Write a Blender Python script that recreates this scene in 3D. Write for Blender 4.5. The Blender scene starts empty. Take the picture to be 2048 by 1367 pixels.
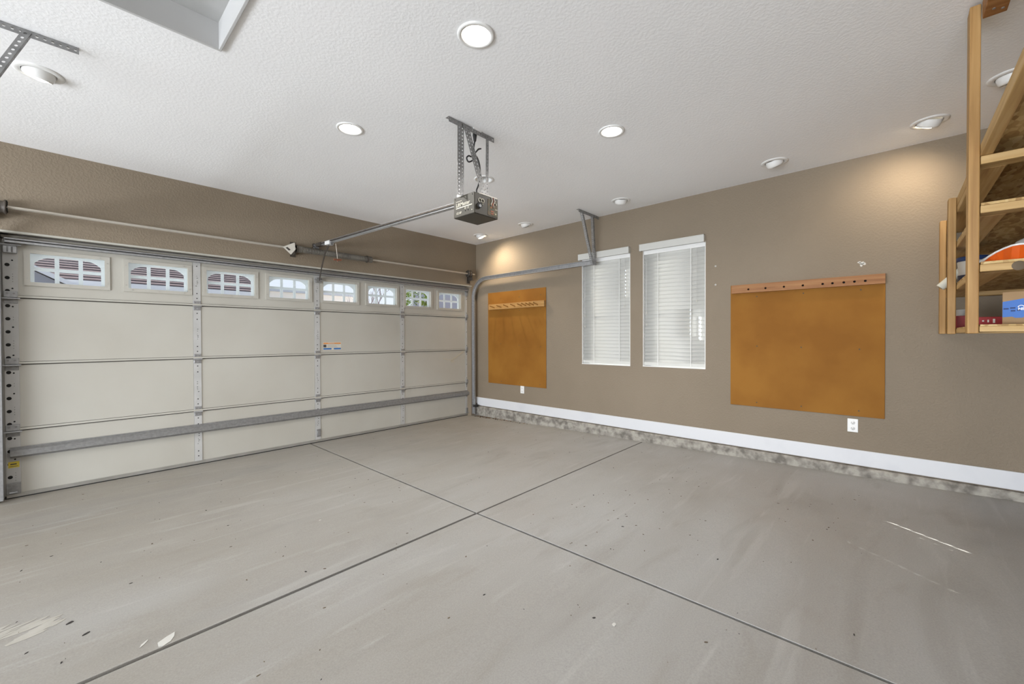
import bpy, bmesh, math, random
from mathutils import Vector, Matrix, Quaternion
from math import sin, cos, pi, radians as R_

random.seed(7)
SC = bpy.context.scene
COL = SC.collection
V = Vector

# ------------------------------------------------------------------ camera
CAM = V((-4.6465, -5.1999, 1.2754))
YAW, PIT, ROL, FPX = 0.8245, -0.0102, -0.0033, 829.44
fwd = V((sin(YAW)*cos(PIT), cos(YAW)*cos(PIT), sin(PIT)))
rgt = V((cos(YAW), -sin(YAW), 0)); upv = rgt.cross(fwd)
r2 = rgt*cos(ROL)+upv*sin(ROL); u2 = upv*cos(ROL)-rgt*sin(ROL)
cd = bpy.data.cameras.new('camera'); co = bpy.data.objects.new('camera', cd); COL.objects.link(co)
co.matrix_world = Matrix(((r2.x, u2.x, -fwd.x, CAM.x), (r2.y, u2.y, -fwd.y, CAM.y), (r2.z, u2.z, -fwd.z, CAM.z), (0, 0, 0, 1)))
cd.sensor_width = 36.0; cd.lens = FPX/2048*36.0; cd.clip_start = 0.02; cd.clip_end = 300
SC.camera = co

# ------------------------------------------------------------------ world, sun, added fill lamp, exposure
SC.view_settings.view_transform = 'Standard'; SC.view_settings.look = 'None'
SC.view_settings.gamma = 1.0; SC.view_settings.exposure = 0.24
w = bpy.data.worlds.new('sky'); SC.world = w; w.use_nodes = True
nt = w.node_tree; nt.nodes.clear()
tc = nt.nodes.new('ShaderNodeTexCoord'); sp = nt.nodes.new('ShaderNodeSeparateXYZ'); rp = nt.nodes.new('ShaderNodeValToRGB')
bg = nt.nodes.new('ShaderNodeBackground'); ou = nt.nodes.new('ShaderNodeOutputWorld')
nt.links.new(tc.outputs['Generated'], sp.inputs[0]); nt.links.new(sp.outputs['Z'], rp.inputs[0])
nt.links.new(rp.outputs[0], bg.inputs[0]); nt.links.new(bg.outputs[0], ou.inputs[0])
rp.color_ramp.elements[0].position = 0.0; rp.color_ramp.elements[0].color = (0.92, 0.95, 1.0, 1)
rp.color_ramp.elements[1].position = 0.5; rp.color_ramp.elements[1].color = (0.42, 0.62, 0.95, 1)
bg.inputs[1].default_value = 1.0
SUN_EL = R_(31.8)
to_sun = V((.581*cos(SUN_EL), .814*cos(SUN_EL), sin(SUN_EL)))
sl = bpy.data.lights.new('sun', 'SUN'); so = bpy.data.objects.new('sun', sl); COL.objects.link(so)
sl.energy = 26.0; sl.angle = R_(0.3); sl.color = (1.0, 0.97, 0.92)
so.rotation_euler = (-to_sun).to_track_quat('-Z', 'Y').to_euler(); so.location = (8, 8, 12)
# added fill lamp beyond an assumed open bay, low so it brightens the ceiling
al = bpy.data.lights.new('added_fill', 'AREA'); ao = bpy.data.objects.new('added_fill', al); COL.objects.link(ao)
al.shape = 'RECTANGLE'; al.size = 6.2; al.size_y = 1.2; al.energy = 450.0; al.color = (0.90, 0.95, 1.0)
ao.location = (-9.70, -3.75, .76); ao.rotation_euler = (R_(90), 0, R_(-90))

# ------------------------------------------------------------------ materials
MATS = {}
def nodes_of(name):
    m = bpy.data.materials.new(name); m.use_nodes = True
    n = m.node_tree.nodes; l = m.node_tree.links
    return m, n, l, n['Principled BSDF']
def add_bump(n, l, b, scale, strength, dist=0.002, detail=4, coord='Object', stretch=None, tex='noise'):
    t = n.new('ShaderNodeTexCoord'); src = t.outputs[coord]
    if stretch:
        mp = n.new('ShaderNodeMapping'); mp.inputs['Scale'].default_value = stretch; l.new(src, mp.inputs[0]); src = mp.outputs[0]
    x = n.new('ShaderNodeTexNoise'); x.inputs['Scale'].default_value = scale; x.inputs['Detail'].default_value = detail
    l.new(src, x.inputs['Vector'])
    bp = n.new('ShaderNodeBump'); bp.inputs['Strength'].default_value = strength; bp.inputs['Distance'].default_value = dist
    l.new(x.outputs[0], bp.inputs['Height']); l.new(bp.outputs[0], b.inputs['Normal'])
    return bp
def mat(name, c, rough=.6, metal=0., c2=None, scale=8., detail=5., lo=.35, hi=.65, bump=0., bscale=60., bdist=.002, stretch=None, spec=None):
    if name in MATS: return MATS[name]
    m, n, l, b = nodes_of(name)
    b.inputs['Base Color'].default_value = (*c, 1); b.inputs['Roughness'].default_value = rough; b.inputs['Metallic'].default_value = metal
    if spec is not None: b.inputs['Specular IOR Level'].default_value = spec
    if c2 is not None:
        t = n.new('ShaderNodeTexCoord'); src = t.outputs['Object']
        if stretch:
            mp = n.new('ShaderNodeMapping'); mp.inputs['Scale'].default_value = stretch; l.new(src, mp.inputs[0]); src = mp.outputs[0]
        x = n.new('ShaderNodeTexNoise'); x.inputs['Scale'].default_value = scale; x.inputs['Detail'].default_value = detail
        l.new(src, x.inputs['Vector'])
        r = n.new('ShaderNodeValToRGB'); r.color_ramp.elements[0].position = lo; r.color_ramp.elements[1].position = hi
        r.color_ramp.elements[0].color = (*c, 1); r.color_ramp.elements[1].color = (*c2, 1)
        l.new(x.outputs[0], r.inputs[0]); l.new(r.outputs[0], b.inputs['Base Color'])
    if bump: add_bump(n, l, b, bscale, bump, bdist)
    MATS[name] = m; return m
def emit(name, c, s):
    if name in MATS: return MATS[name]
    m = bpy.data.materials.new(name); m.use_nodes = True; n = m.node_tree.nodes; n.clear()
    e = n.new('ShaderNodeEmission'); e.inputs[0].default_value = (*c, 1); e.inputs[1].default_value = s
    o = n.new('ShaderNodeOutputMaterial'); m.node_tree.links.new(e.outputs[0], o.inputs[0]); MATS[name] = m; return m
def glassy(name, tint=(.97, .98, .98), gloss=.06, rough=.0):
    m = bpy.data.materials.new(name); m.use_nodes = True; n = m.node_tree.nodes; l = m.node_tree.links; n.clear()
    a = n.new('ShaderNodeBsdfTransparent'); a.inputs[0].default_value = (*tint, 1)
    g = n.new('ShaderNodeBsdfGlossy'); g.inputs['Roughness'].default_value = rough
    x = n.new('ShaderNodeMixShader'); x.inputs[0].default_value = gloss
    o = n.new('ShaderNodeOutputMaterial'); l.new(a.outputs[0], x.inputs[1]); l.new(g.outputs[0], x.inputs[2]); l.new(x.outputs[0], o.inputs[0])
    MATS[name] = m; return m
def translucent(name, c, fac, rough=.5):
    m, n, l, b = nodes_of(name)
    b.inputs['Base Color'].default_value = (*c, 1); b.inputs['Roughness'].default_value = rough
    t = n.new('ShaderNodeBsdfTranslucent'); t.inputs[0].default_value = (*c, 1)
    x = n.new('ShaderNodeMixShader'); x.inputs[0].default_value = fac
    o = n['Material Output']; l.new(b.outputs[0], x.inputs[1]); l.new(t.outputs[0], x.inputs[2]); l.new(x.outputs[0], o.inputs[0])
    MATS[name] = m; return m
def wood(name, axis, c1, c2, c3, rough=.6, scale=1.0):
    m, n, l, b = nodes_of(name); b.inputs['Roughness'].default_value = rough
    t = n.new('ShaderNodeTexCoord'); mp = n.new('ShaderNodeMapping')
    s = [38*scale]*3; s['xyz'.index(axis)] = 1.6*scale; mp.inputs['Scale'].default_value = s
    l.new(t.outputs['Object'], mp.inputs[0])
    x = n.new('ShaderNodeTexNoise'); x.inputs['Scale'].default_value = 1.0; x.inputs['Detail'].default_value = 6; x.inputs['Distortion'].default_value = .6
    l.new(mp.outputs[0], x.inputs['Vector'])
    r = n.new('ShaderNodeValToRGB'); e = r.color_ramp.elements
    e[0].position = .3; e[0].color = (*c1, 1); e[1].position = .7; e[1].color = (*c3, 1)
    k = e.new(.5); k.color = (*c2, 1)
    l.new(x.outputs[0], r.inputs[0]); l.new(r.outputs[0], b.inputs['Base Color'])
    bp = n.new('ShaderNodeBump'); bp.inputs['Strength'].default_value = .25; bp.inputs['Distance'].default_value = .001
    l.new(x.outputs[0], bp.inputs['Height']); l.new(bp.outputs[0], b.inputs['Normal'])
    MATS[name] = m; return m

def wall_mat(name, c, c2, bs=55, st=.5, fine=None):
    m, n, l, b = nodes_of(name); b.inputs['Roughness'].default_value = .7
    t = n.new('ShaderNodeTexCoord')
    x = n.new('ShaderNodeTexNoise'); x.inputs['Scale'].default_value = 1.1; x.inputs['Detail'].default_value = 4; l.new(t.outputs['Object'], x.inputs['Vector'])
    r = n.new('ShaderNodeValToRGB'); r.color_ramp.elements[0].position = .35; r.color_ramp.elements[1].position = .7
    r.color_ramp.elements[0].color = (*c, 1); r.color_ramp.elements[1].color = (*c2, 1); l.new(x.outputs[0], r.inputs[0]); l.new(r.outputs[0], b.inputs['Base Color'])
    y = n.new('ShaderNodeTexNoise'); y.inputs['Scale'].default_value = bs; y.inputs['Detail'].default_value = 3; l.new(t.outputs['Object'], y.inputs['Vector'])
    rr = n.new('ShaderNodeValToRGB'); rr.color_ramp.elements[0].position = .42; rr.color_ramp.elements[1].position = .62; l.new(y.outputs[0], rr.inputs[0])
    bp = n.new('ShaderNodeBump'); bp.inputs['Strength'].default_value = st; bp.inputs['Distance'].default_value = .0035; l.new(rr.outputs[0], bp.inputs['Height']); l.new(bp.outputs[0], b.inputs['Normal'])
    MATS[name] = m; return m

def concrete_floor():
    m, n, l, b = nodes_of('concrete_floor')
    t = n.new('ShaderNodeTexCoord'); P = t.outputs['Object']
    def noise(scale, detail=5, stretch=None, dist=0.):
        src = P
        if stretch:
            mp = n.new('ShaderNodeMapping'); mp.inputs['Scale'].default_value = stretch; mp.inputs['Rotation'].default_value = (0, 0, R_(8)); l.new(P, mp.inputs[0]); src = mp.outputs[0]
        x = n.new('ShaderNodeTexNoise'); x.inputs['Scale'].default_value = scale; x.inputs['Detail'].default_value = detail; x.inputs['Distortion'].default_value = dist
        l.new(src, x.inputs['Vector']); return x.outputs[0]
    def ramp(v, p0, p1, c0, c1):
        r = n.new('ShaderNodeValToRGB'); r.color_ramp.elements[0].position = p0; r.color_ramp.elements[1].position = p1
        r.color_ramp.elements[0].color = (*c0, 1); r.color_ramp.elements[1].color = (*c1, 1); l.new(v, r.inputs[0]); return r.outputs[0]
    def mix(fac, a, bb, mode='MIX'):
        x = n.new('ShaderNodeMix'); x.data_type = 'RGBA'; x.blend_type = mode
        if isinstance(fac, float): x.inputs[0].default_value = fac
        else: l.new(fac, x.inputs[0])
        for sock, val in ((x.inputs[6], a), (x.inputs[7], bb)):
            if isinstance(val, tuple): sock.default_value = (*val, 1)
            else: l.new(val, sock)
        return x.outputs[2]
    base = ramp(noise(1.0, 6, (.55, 1.5, 1), .4), .3, .7, (.345, .330, .305), (.41, .407, .397))
    # tan travel dirt towards the big door
    sx = n.new('ShaderNodeSeparateXYZ'); l.new(P, sx.inputs[0])
    mr = n.new('ShaderNodeMapRange'); mr.inputs['From Min'].default_value = -2.9; mr.inputs['From Max'].default_value = -.3; l.new(sx.outputs['Y'], mr.inputs[0])
    mu = n.new('ShaderNodeMath'); mu.operation = 'MULTIPLY'; l.new(mr.outputs[0], mu.inputs[0]); l.new(ramp(noise(.9, 5, (.6, 1.2, 1), .5), .3, .65, (.35,)*3, (1,)*3), mu.inputs[1])
    base = mix(mu.outputs[0], base, (.36, .328, .275))
    ml = n.new('ShaderNodeMapRange'); ml.inputs['From Min'].default_value = -2.6; ml.inputs['From Max'].default_value = -4.6; ml.inputs['To Max'].default_value = .75; l.new(sx.outputs['X'], ml.inputs[0])
    m2 = n.new('ShaderNodeMath'); m2.operation = 'MULTIPLY'; l.new(ml.outputs[0], m2.inputs[0]); l.new(ramp(noise(1.3, 6, (.6, 1.3, 1), .8), .32, .62, (.25,)*3, (1,)*3), m2.inputs[1])
    base = mix(m2.outputs[0], base, (.295, .27, .23))
    # darker damp looking patches and trowel marks
    base = mix(ramp(noise(1.7, 8, (.45, 1.6, 1), 1.2), .55, .72, (0,)*3, (.55,)*3), base, (.29, .275, .25))
    base = mix(ramp(noise(3.6, 9, (.5, 1.8, 1), .8), .6, .75, (0,)*3, (.35,)*3), base, (.27, .245, .205))
    base = mix(ramp(noise(6.5, 6, (.25, 2.2, 1), .6), .58, .8, (0,)*3, (.45,)*3), base, (.52, .515, .50))
    base = mix(ramp(noise(42, 4), .3, .7, (.86,)*3, (1.1,)*3), base, base, 'MIX')
    sp_ = n.new('ShaderNodeTexVoronoi'); sp_.inputs['Scale'].default_value = 30; l.new(P, sp_.inputs['Vector'])
    base = mix(ramp(sp_.outputs['Distance'], .035, .06, (.6,)*3, (0,)*3), base, (.17, .15, .125))
    fine = ramp(noise(160, 3), .3, .75, (.88,)*3, (1.06,)*3)
    base = mix(1.0, base, fine, 'MULTIPLY')
    l.new(base, b.inputs['Base Color'])
    l.new(ramp(noise(2.2, 6), .3, .7, (.42,)*3, (.62,)*3), b.inputs['Roughness'])
    bp = n.new('ShaderNodeBump'); bp.inputs['Strength'].default_value = .15; bp.inputs['Distance'].default_value = .0015; l.new(noise(90, 4), bp.inputs['Height']); l.new(bp.outputs[0], b.inputs['Normal'])
    MATS['concrete_floor'] = m; return m

def osb(name, c1, c2, c3):
    m, n, l, b = nodes_of(name); b.inputs['Roughness'].default_value = .65
    t = n.new('ShaderNodeTexCoord'); mp = n.new('ShaderNodeMapping'); mp.inputs['Scale'].default_value = (18, 55, 40); mp.inputs['Rotation'].default_value = (0, 0, .35)
    l.new(t.outputs['Object'], mp.inputs[0])
    vo = n.new('ShaderNodeTexVoronoi'); vo.inputs['Scale'].default_value = 1.0; l.new(mp.outputs[0], vo.inputs['Vector'])
    r = n.new('ShaderNodeValToRGB'); e = r.color_ramp.elements; e[0].position = 0; e[0].color = (*c1, 1); e[1].position = 1; e[1].color = (*c3, 1); k = e.new(.5); k.color = (*c2, 1)
    sp = n.new('ShaderNodeSeparateColor'); l.new(vo.outputs['Color'], sp.inputs[0]); l.new(sp.outputs[0], r.inputs[0]); l.new(r.outputs[0], b.inputs['Base Color'])
    bp = n.new('ShaderNodeBump'); bp.inputs['Strength'].default_value = .5; bp.inputs['Distance'].default_value = .002; l.new(sp.outputs[1], bp.inputs['Height']); l.new(bp.outputs[0], b.inputs['Normal'])
    MATS[name] = m; return m

M_WALL = wall_mat('taupe_wall', (.225, .180, .128), (.252, .203, .147), 60, .32)
M_CEIL = wall_mat('white_ceiling', (.90, .905, .92), (.93, .935, .95), 62, .14)
M_FLOOR = concrete_floor()
M_JOINT = mat('joint_dirt', (.03, .023, .015), .9, c2=(.085, .065, .042), scale=14)
M_CURB = mat('curb_concrete', (.17, .155, .135), .85, c2=(.40, .375, .33), scale=13, lo=.36, hi=.62, bump=.8, bscale=45, bdist=.006)
M_BASE = mat('white_trim', (.70, .71, .74), .45, c2=(.62, .63, .67), scale=3, lo=.55, hi=.8)
M_DOOR = mat('cream_door', (.455, .435, .385), .55, c2=(.50, .485, .437), scale=1.2, bump=.08, bscale=180, bdist=.001)
M_STILE = mat('white_steel', (.45, .447, .435), .5, c2=(.51, .506, .495), scale=6)
M_GALV = mat('galvanised_steel', (.36, .365, .375), .42, .7, c2=(.45, .455, .47), scale=40)
M_GALVD = mat('dull_galvanised_steel', (.27, .27, .27), .5, .6, c2=(.34, .34, .34), scale=45)
M_ZINC = mat('bare_aluminium', (.50, .49, .47), .4, .6, c2=(.40, .39, .36), scale=5)
M_DARK = mat('dark_hole', (.012, .011, .010), .9)
M_PERF = mat('perforated_steel', (.24, .24, .24), .5, .6, c2=(.33, .33, .33), scale=30)
M_RUBBER = mat('black_rubber', (.02, .019, .018), .7)
M_BROWNSTEEL = mat('oiled_steel', (.06, .05, .042), .5, .3, c2=(.10, .085, .07), scale=20)
M_SPRING = mat('spring_steel', (.12, .11, .095), .55, .3, c2=(.19, .175, .15), scale=9)
M_SHAFT = mat('shaft_steel', (.56, .52, .46), .4, .5)
M_WHITEP = mat('white_plastic', (.82, .82, .81), .35)
M_CHIP = mat('white_paint_chip', (.60, .59, .55), .7)
M_LABEL = mat('paper_label', (.72, .69, .62), .6)
M_INK = mat('dark_print', (.06, .055, .05), .7)
M_ORANGE = mat('orange_print', (.70, .27, .06), .6)
M_BLUE = mat('blue_print', (.02, .14, .42), .6)
M_YELLOW = mat('yellow_print', (.62, .48, .06), .6)
M_TAPE = mat('masking_tape', (.50, .46, .37), .7)
M_HARD = mat('hardboard', (.238, .097, .0135), .7, c2=(.300, .133, .021), scale=2.0, lo=.36, hi=.62, detail=9, bump=.05, bscale=120, spec=.2)
M_BATTEN = wood('honey_pine_lengthwise', 'y', (.22, .085, .020), (.30, .13, .040), (.37, .18, .062))
M_BATTENL = wood('pale_pine_lengthwise', 'y', (.33, .165, .042), (.41, .225, .07), (.48, .29, .10))
M_DOWEL = mat('dowel_wood', (.42, .22, .06), .55)
M_PINEZ = wood('pine_upright', 'z', (.30, .155, .045), (.40, .225, .075), (.47, .285, .11))
M_PINEY = wood('pine_rail', 'y', (.38, .22, .075), (.50, .32, .125), (.58, .40, .19))
M_PINEX = wood('pine_crosswise', 'x', (.36, .20, .07), (.48, .30, .115), (.56, .38, .18))
M_OSB = osb('strand_board', (.32, .18, .06), (.50, .33, .13), (.62, .46, .22))
M_GLASS = glassy('clear_glass')
M_INSERT = translucent('white_window_insert', (.86, .90, .92), .45)
M_BLIND = translucent('faux_wood_white', (.66, .66, .63), .12, .4)
M_BAG = translucent('clear_plastic_film', (.62, .63, .62), .3, .15)
M_ORANGEP = mat('orange_plastic', (.72, .115, .008), .4, c2=(.60, .09, .006), scale=6)
M_CARD = mat('cardboard', (.30, .19, .095), .8, c2=(.35, .23, .12), scale=5)
M_RED = mat('red_print', (.30, .01, .012), .5)
M_OLIVE = mat('opener_paint', (.045, .041, .030), .5, .0, c2=(.058, .052, .039), scale=5)
M_OLIVED = mat('opener_bottom_paint', (.05, .05, .04), .45, .2)
M_CREAMTXT = mat('cream_lettering', (.56, .53, .44), .6)
M_LENS = emit('lamp_glow', (1.0, .95, .86), 14.0)
M_LENSW = emit('warm_lamp_glow', (1.0, .86, .64), 14.0)
M_FROST = mat('unlit_lamp', (.42, .43, .44), .25)
M_TRIM = mat('light_trim_paint', (.80, .80, .79), .4)
M_BLACKCORD = mat('black_cord', (.03, .03, .032), .5)
M_HANDLE = mat('red_brown_handle', (.22, .07, .035), .5)
M_HATCH = mat('hatch_paint', (.46, .46, .455), .7, c2=(.40, .40, .395), scale=6)
M_CASING = mat('hatch_casing_paint', (.52, .52, .52), .55)

# ------------------------------------------------------------------ mesh helpers
ROOTLOC = {}
class MB:
    def __init__(s): s.v = []; s.f = []; s.mi = []; s.mats = []; s.sm = []
    def m(s, mt):
        if mt not in s.mats: s.mats.append(mt)
        return s.mats.index(mt)
    def add(s, vs, fs, mt, smooth=False):
        o = len(s.v); k = s.m(mt); s.v += [V(p) for p in vs]
        for f in fs: s.f.append([o+i for i in f]); s.mi.append(k); s.sm.append(smooth)
        return s
    def box(s, a, b, mt):
        x0, x1 = sorted((a[0], b[0])); y0, y1 = sorted((a[1], b[1])); z0, z1 = sorted((a[2], b[2]))
        vs = [(x0, y0, z0), (x1, y0, z0), (x1, y1, z0), (x0, y1, z0), (x0, y0, z1), (x1, y0, z1), (x1, y1, z1), (x0, y1, z1)]
        return s.add(vs, [(0, 3, 2, 1), (4, 5, 6, 7), (0, 1, 5, 4), (1, 2, 6, 5), (2, 3, 7, 6), (3, 0, 4, 7)], mt)
    def obox(s, c, ax, ay, az, mt):
        c, ax, ay, az = V(c), V(ax), V(ay), V(az)
        vs = [c+sx*ax+sy*ay+sz*az for sz in (-1, 1) for sx, sy in ((-1, -1), (1, -1), (1, 1), (-1, 1))]
        return s.add(vs, [(0, 3, 2, 1), (4, 5, 6, 7), (0, 1, 5, 4), (1, 2, 6, 5), (2, 3, 7, 6), (3, 0, 4, 7)], mt)
    def cyl(s, p0, p1, r, mt, n=16, r1=None, caps=True, smooth=True):
        p0, p1 = V(p0), V(p1); r1 = r if r1 is None else r1; d = (p1-p0).normalized()
        a = d.orthogonal().normalized(); b = d.cross(a)
        ring = lambda p, q: [p+a*cos(2*pi*i/n)*q+b*sin(2*pi*i/n)*q for i in range(n)]
        vs = ring(p0, r)+ring(p1, r1)
        s.add(vs, [(i, (i+1) % n, n+(i+1) % n, n+i) for i in range(n)], mt, smooth)
        if caps:
            s.add(ring(p0, r), [tuple(reversed(range(n)))], mt); s.add(ring(p1, r1), [tuple(range(n))], mt)
        return s
    def tube(s, pts, r, mt, n=8, closed=False):
        pts = [V(p) for p in pts]; N = len(pts); vs = []; a = None
        for i, p in enumerate(pts):
            d = (pts[min(i+1, N-1)]-pts[max(i-1, 0)]).normalized()
            a = d.orthogonal().normalized() if a is None else (a-d*a.dot(d)).normalized()
            b = d.cross(a); rr = r[i] if isinstance(r, (list, tuple)) else r
            vs += [p+a*cos(2*pi*k/n)*rr+b*sin(2*pi*k/n)*rr for k in range(n)]
        fs = [(i*n+k, i*n+(k+1) % n, (i+1)*n+(k+1) % n, (i+1)*n+k) for i in range(N-1) for k in range(n)]
        fs += [tuple(reversed(range(n))), tuple((N-1)*n+k for k in range(n))]
        return s.add(vs, fs, mt, True)
    def lathe(s, prof, c, ax, mt, n=32, smooth=True):
        c, ax = V(c), V(ax).normalized(); a = ax.orthogonal().normalized(); b = ax.cross(a); vs = []
        for r, h in prof: vs += [c+ax*h+a*cos(2*pi*k/n)*r+b*sin(2*pi*k/n)*r for k in range(n)]
        fs = [(i*n+k, i*n+(k+1) % n, (i+1)*n+(k+1) % n, (i+1)*n+k) for i in range(len(prof)-1) for k in range(n)]
        return s.add(vs, fs, mt, smooth)
    def disc(s, c, ax, r, mt, n=20):
        c, ax = V(c), V(ax).normalized(); a = ax.orthogonal().normalized(); b = ax.cross(a)
        return s.add([c+a*cos(2*pi*k/n)*r+b*sin(2*pi*k/n)*r for k in range(n)], [tuple(range(n))], mt)
    def prism(s, poly, d, mt):
        n = len(poly); poly = [V(p) for p in poly]; d = V(d)
        return s.add(poly+[p+d for p in poly], [tuple(reversed(range(n))), tuple(range(n, 2*n))]+[(i, (i+1) % n, n+(i+1) % n, n+i) for i in range(n)], mt)
    def build(s, name, parent=None, origin=None, bevel=0., solid=0., seg=2, fixn=True):
        me = bpy.data.meshes.new(name)
        if parent is not None: loc = ROOTLOC[parent.name]
        elif origin is not None: loc = V(origin)
        else:
            xs = [p.x for p in s.v]; ys = [p.y for p in s.v]; zs = [p.z for p in s.v]
            loc = V(((min(xs)+max(xs))/2, (min(ys)+max(ys))/2, min(zs)))
        me.from_pydata([tuple(p-loc) for p in s.v], [], s.f)
        for mt in s.mats: me.materials.append(mt)
        for p, k, q in zip(me.polygons, s.mi, s.sm): p.material_index = k; p.use_smooth = q
        me.update()
        if fixn:
            bm = bmesh.new(); bm.from_mesh(me); bmesh.ops.recalc_face_normals(bm, faces=bm.faces); bm.to_mesh(me); bm.free()
        o = bpy.data.objects.new(name, me); COL.objects.link(o)
        if parent is None: o.location = loc
        else: o.parent = parent
        ROOTLOC[o.name] = loc
        if solid:
            md = o.modifiers.new('thickness', 'SOLIDIFY'); md.thickness = solid; md.offset = 0
        if bevel:
            md = o.modifiers.new('edge', 'BEVEL'); md.width = bevel; md.segments = seg; md.limit_method = 'ANGLE'; md.angle_limit = R_(40)
        return o
def thing(name, label, cat, loc, group=None):
    o = bpy.data.objects.new(name, None); COL.objects.link(o); o.location = loc; o.empty_display_size = .1
    ROOTLOC[o.name] = V(loc); return tag(o, label, cat, group)
def tag(o, label, cat, group=None, kind=None):
    o['label'] = label; o['category'] = cat
    if group: o['group'] = group
    if kind: o['kind'] = kind
    return o
def struct(o, label=None):
    o['kind'] = 'structure'
    if label: o['label'] = label
    return o
def lab(o, t): o['label'] = t; return o

def flat_with_holes(loops, depth, xf, mt, mb):
    """fill a 2D outline with holes (first loop the outline) and give it a depth; xf maps (x, y, z) to the world"""
    cu = bpy.data.curves.new('tmp', 'CURVE'); cu.dimensions = '2D'; cu.fill_mode = 'BOTH'; cu.extrude = depth/2
    for lp in loops:
        sp = cu.splines.new('POLY'); sp.points.add(len(lp)-1); sp.use_cyclic_u = True
        for q, p in zip(sp.points, lp): q.co = (p[0], p[1], 0, 1)
    o = bpy.data.objects.new('tmp', cu); COL.objects.link(o)
    dg = bpy.context.evaluated_depsgraph_get(); dg.update()
    me = bpy.data.meshes.new_from_object(o.evaluated_get(dg))
    mb.add([xf(*v.co) for v in me.vertices], [tuple(p.vertices) for p in me.polygons], mt)
    bpy.data.objects.remove(o); bpy.data.curves.remove(cu); bpy.data.meshes.remove(me)
def text_into(mb, s, size, xf, mt, depth=.0006, align='LEFT', bold=0., shear=0.):
    cu = bpy.data.curves.new('tmp', 'FONT'); cu.body = s; cu.size = size; cu.extrude = depth; cu.align_x = align; cu.offset = bold; cu.shear = shear; cu.resolution_u = 3
    o = bpy.data.objects.new('tmp', cu); COL.objects.link(o)
    dg = bpy.context.evaluated_depsgraph_get(); dg.update()
    me = bpy.data.meshes.new_from_object(o.evaluated_get(dg))
    mb.add([xf(*v.co) for v in me.vertices], [tuple(p.vertices) for p in me.polygons], mt)
    bpy.data.objects.remove(o); bpy.data.curves.remove(cu); bpy.data.meshes.remove(me)
def circle(cx, cy, r, n=24): return [(cx+r*cos(2*pi*k/n), cy+r*sin(2*pi*k/n)) for k in range(n)]
def rect(x0, y0, x1, y1): return [(x0, y0), (x1, y0), (x1, y1), (x0, y1)]

def perforated(mb, p0, p1, side, w, pitch, hr, mt):
    """a strip from p0 to p1, width w along side, with a row of round holes"""
    p0, p1, side = V(p0), V(p1), V(side).normalized(); L = (p1-p0).length; d = (p1-p0)/L; n = max(1, round(L/pitch)); st = L/n
    for i in range(n):
        c = p0+d*(st*(i+.5))+side*(w/2); A = d*(st/2); B = side*(w/2)
        outer = [c+A*sx+B*sy for sx, sy in ((1, 0), (1, 1), (0, 1), (-1, 1), (-1, 0), (-1, -1), (0, -1), (1, -1))]
        inner = [c+d*hr*cos(k*pi/4)+side*hr*sin(k*pi/4) for k in range(8)]
        mb.add(outer+inner, [(k, (k+1) % 8, 8+(k+1) % 8, 8+k) for k in range(8)], mt)
def angle_bar(mb, p0, p1, s1, s2, w=.032, pitch=.026, hr=.0065, mt=None):
    perforated(mb, p0, p1, s1, w, pitch, hr, mt or M_PERF); perforated(mb, p0, p1, s2, w, pitch, hr, mt or M_PERF)

H = 2.8104            # ceiling
YW = -.098            # inner face of the front wall
XL, YB = -9.60, -7.25
SL = .0165            # the slab falls towards the big door
fz = lambda y: -SL*y

# ================================================================== the setting
# floor: four sawn slabs with open joints
JX = lambda y: -2.624+(y*.0235 if y > -6 else -.141)
JY = lambda x: -3.055-(x+2.7)*-.0113
fl = MB(); g = .0080; YF = .16
xr = .12
def slab(c):
    top = [V((x, y, fz(y))) for x, y in c]; bot = [p-V((0, 0, .10)) for p in top]
    fl.add(top+bot, [(0, 1, 2, 3), (7, 6, 5, 4)]+[(i, 4+i, 4+(i+1) % 4, (i+1) % 4) for i in range(4)], M_FLOOR)
yc = JY(-2.7); xc = JX(yc)
slab([(XL-.1, YF), (XL-.1, JY(XL)+g+.012), (xc-g, yc+g+.002), (JX(YF)-g, YF)])
slab([(JX(YF)+g, YF), (xc+g, yc+g), (xr, JY(xr)+g), (xr, YF)])
slab([(XL-.1, JY(XL)-g-.006), (XL-.1, YB-.3), (JX(-5.9)-g, YB-.3), (xc-g, yc-g-.002)])
slab([(xc+g, yc-g), (JX(-5.9)+g, YB-.3), (xr, YB-.3), (xr, JY(xr)-g)])
fb = [V((x, y, fz(y)-.022)) for x, y in ((XL-.1, YF-.02), (xr, YF-.02), (xr, YB-.3), (XL-.1, YB-.3))]
fl.add(fb, [(0, 1, 2, 3)], M_JOINT)
fo = fl.build('floor', origin=(0, 0, 0), bevel=.0018, fixn=True); struct(fo)

# ceiling with round cut-outs for the lamps and a hatch opening
LAMPS = [  # x, y, kind, lit
    (-3.211, -3.631, 'can', 1), (-3.207, -2.259, 'can', 1), (-1.862, -3.641, 'can', 1), (-1.869, -2.269, 'can', 0),
    (-4.727, -1.570, 'eye', 1), (-.384, -.625, 'eye', 2), (-.384, -1.517, 'eye', 0), (-.384, -2.929, 'eye', 0), (-.384, -4.412, 'eye', 0), (-.425, -5.372, 'eye', 2), (-.83, -5.70, 'eye', 0)]
HX0, HX1, HY0, HY1 = -4.78, -4.062, -3.93, -2.56
ce = MB()
flat_with_holes([rect(XL-.1, YB-.3, .1, .1)]+[circle(a, b, .074 if k == 'can' else .072, 32) for a, b, k, q in LAMPS]+[rect(HX0, HY0, HX1, HY1)], .012, lambda x, y, z: (x, y, z+H+.006), M_CEIL, ce)
struct(ce.build('ceiling', origin=(0, 0, 0)))

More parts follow.
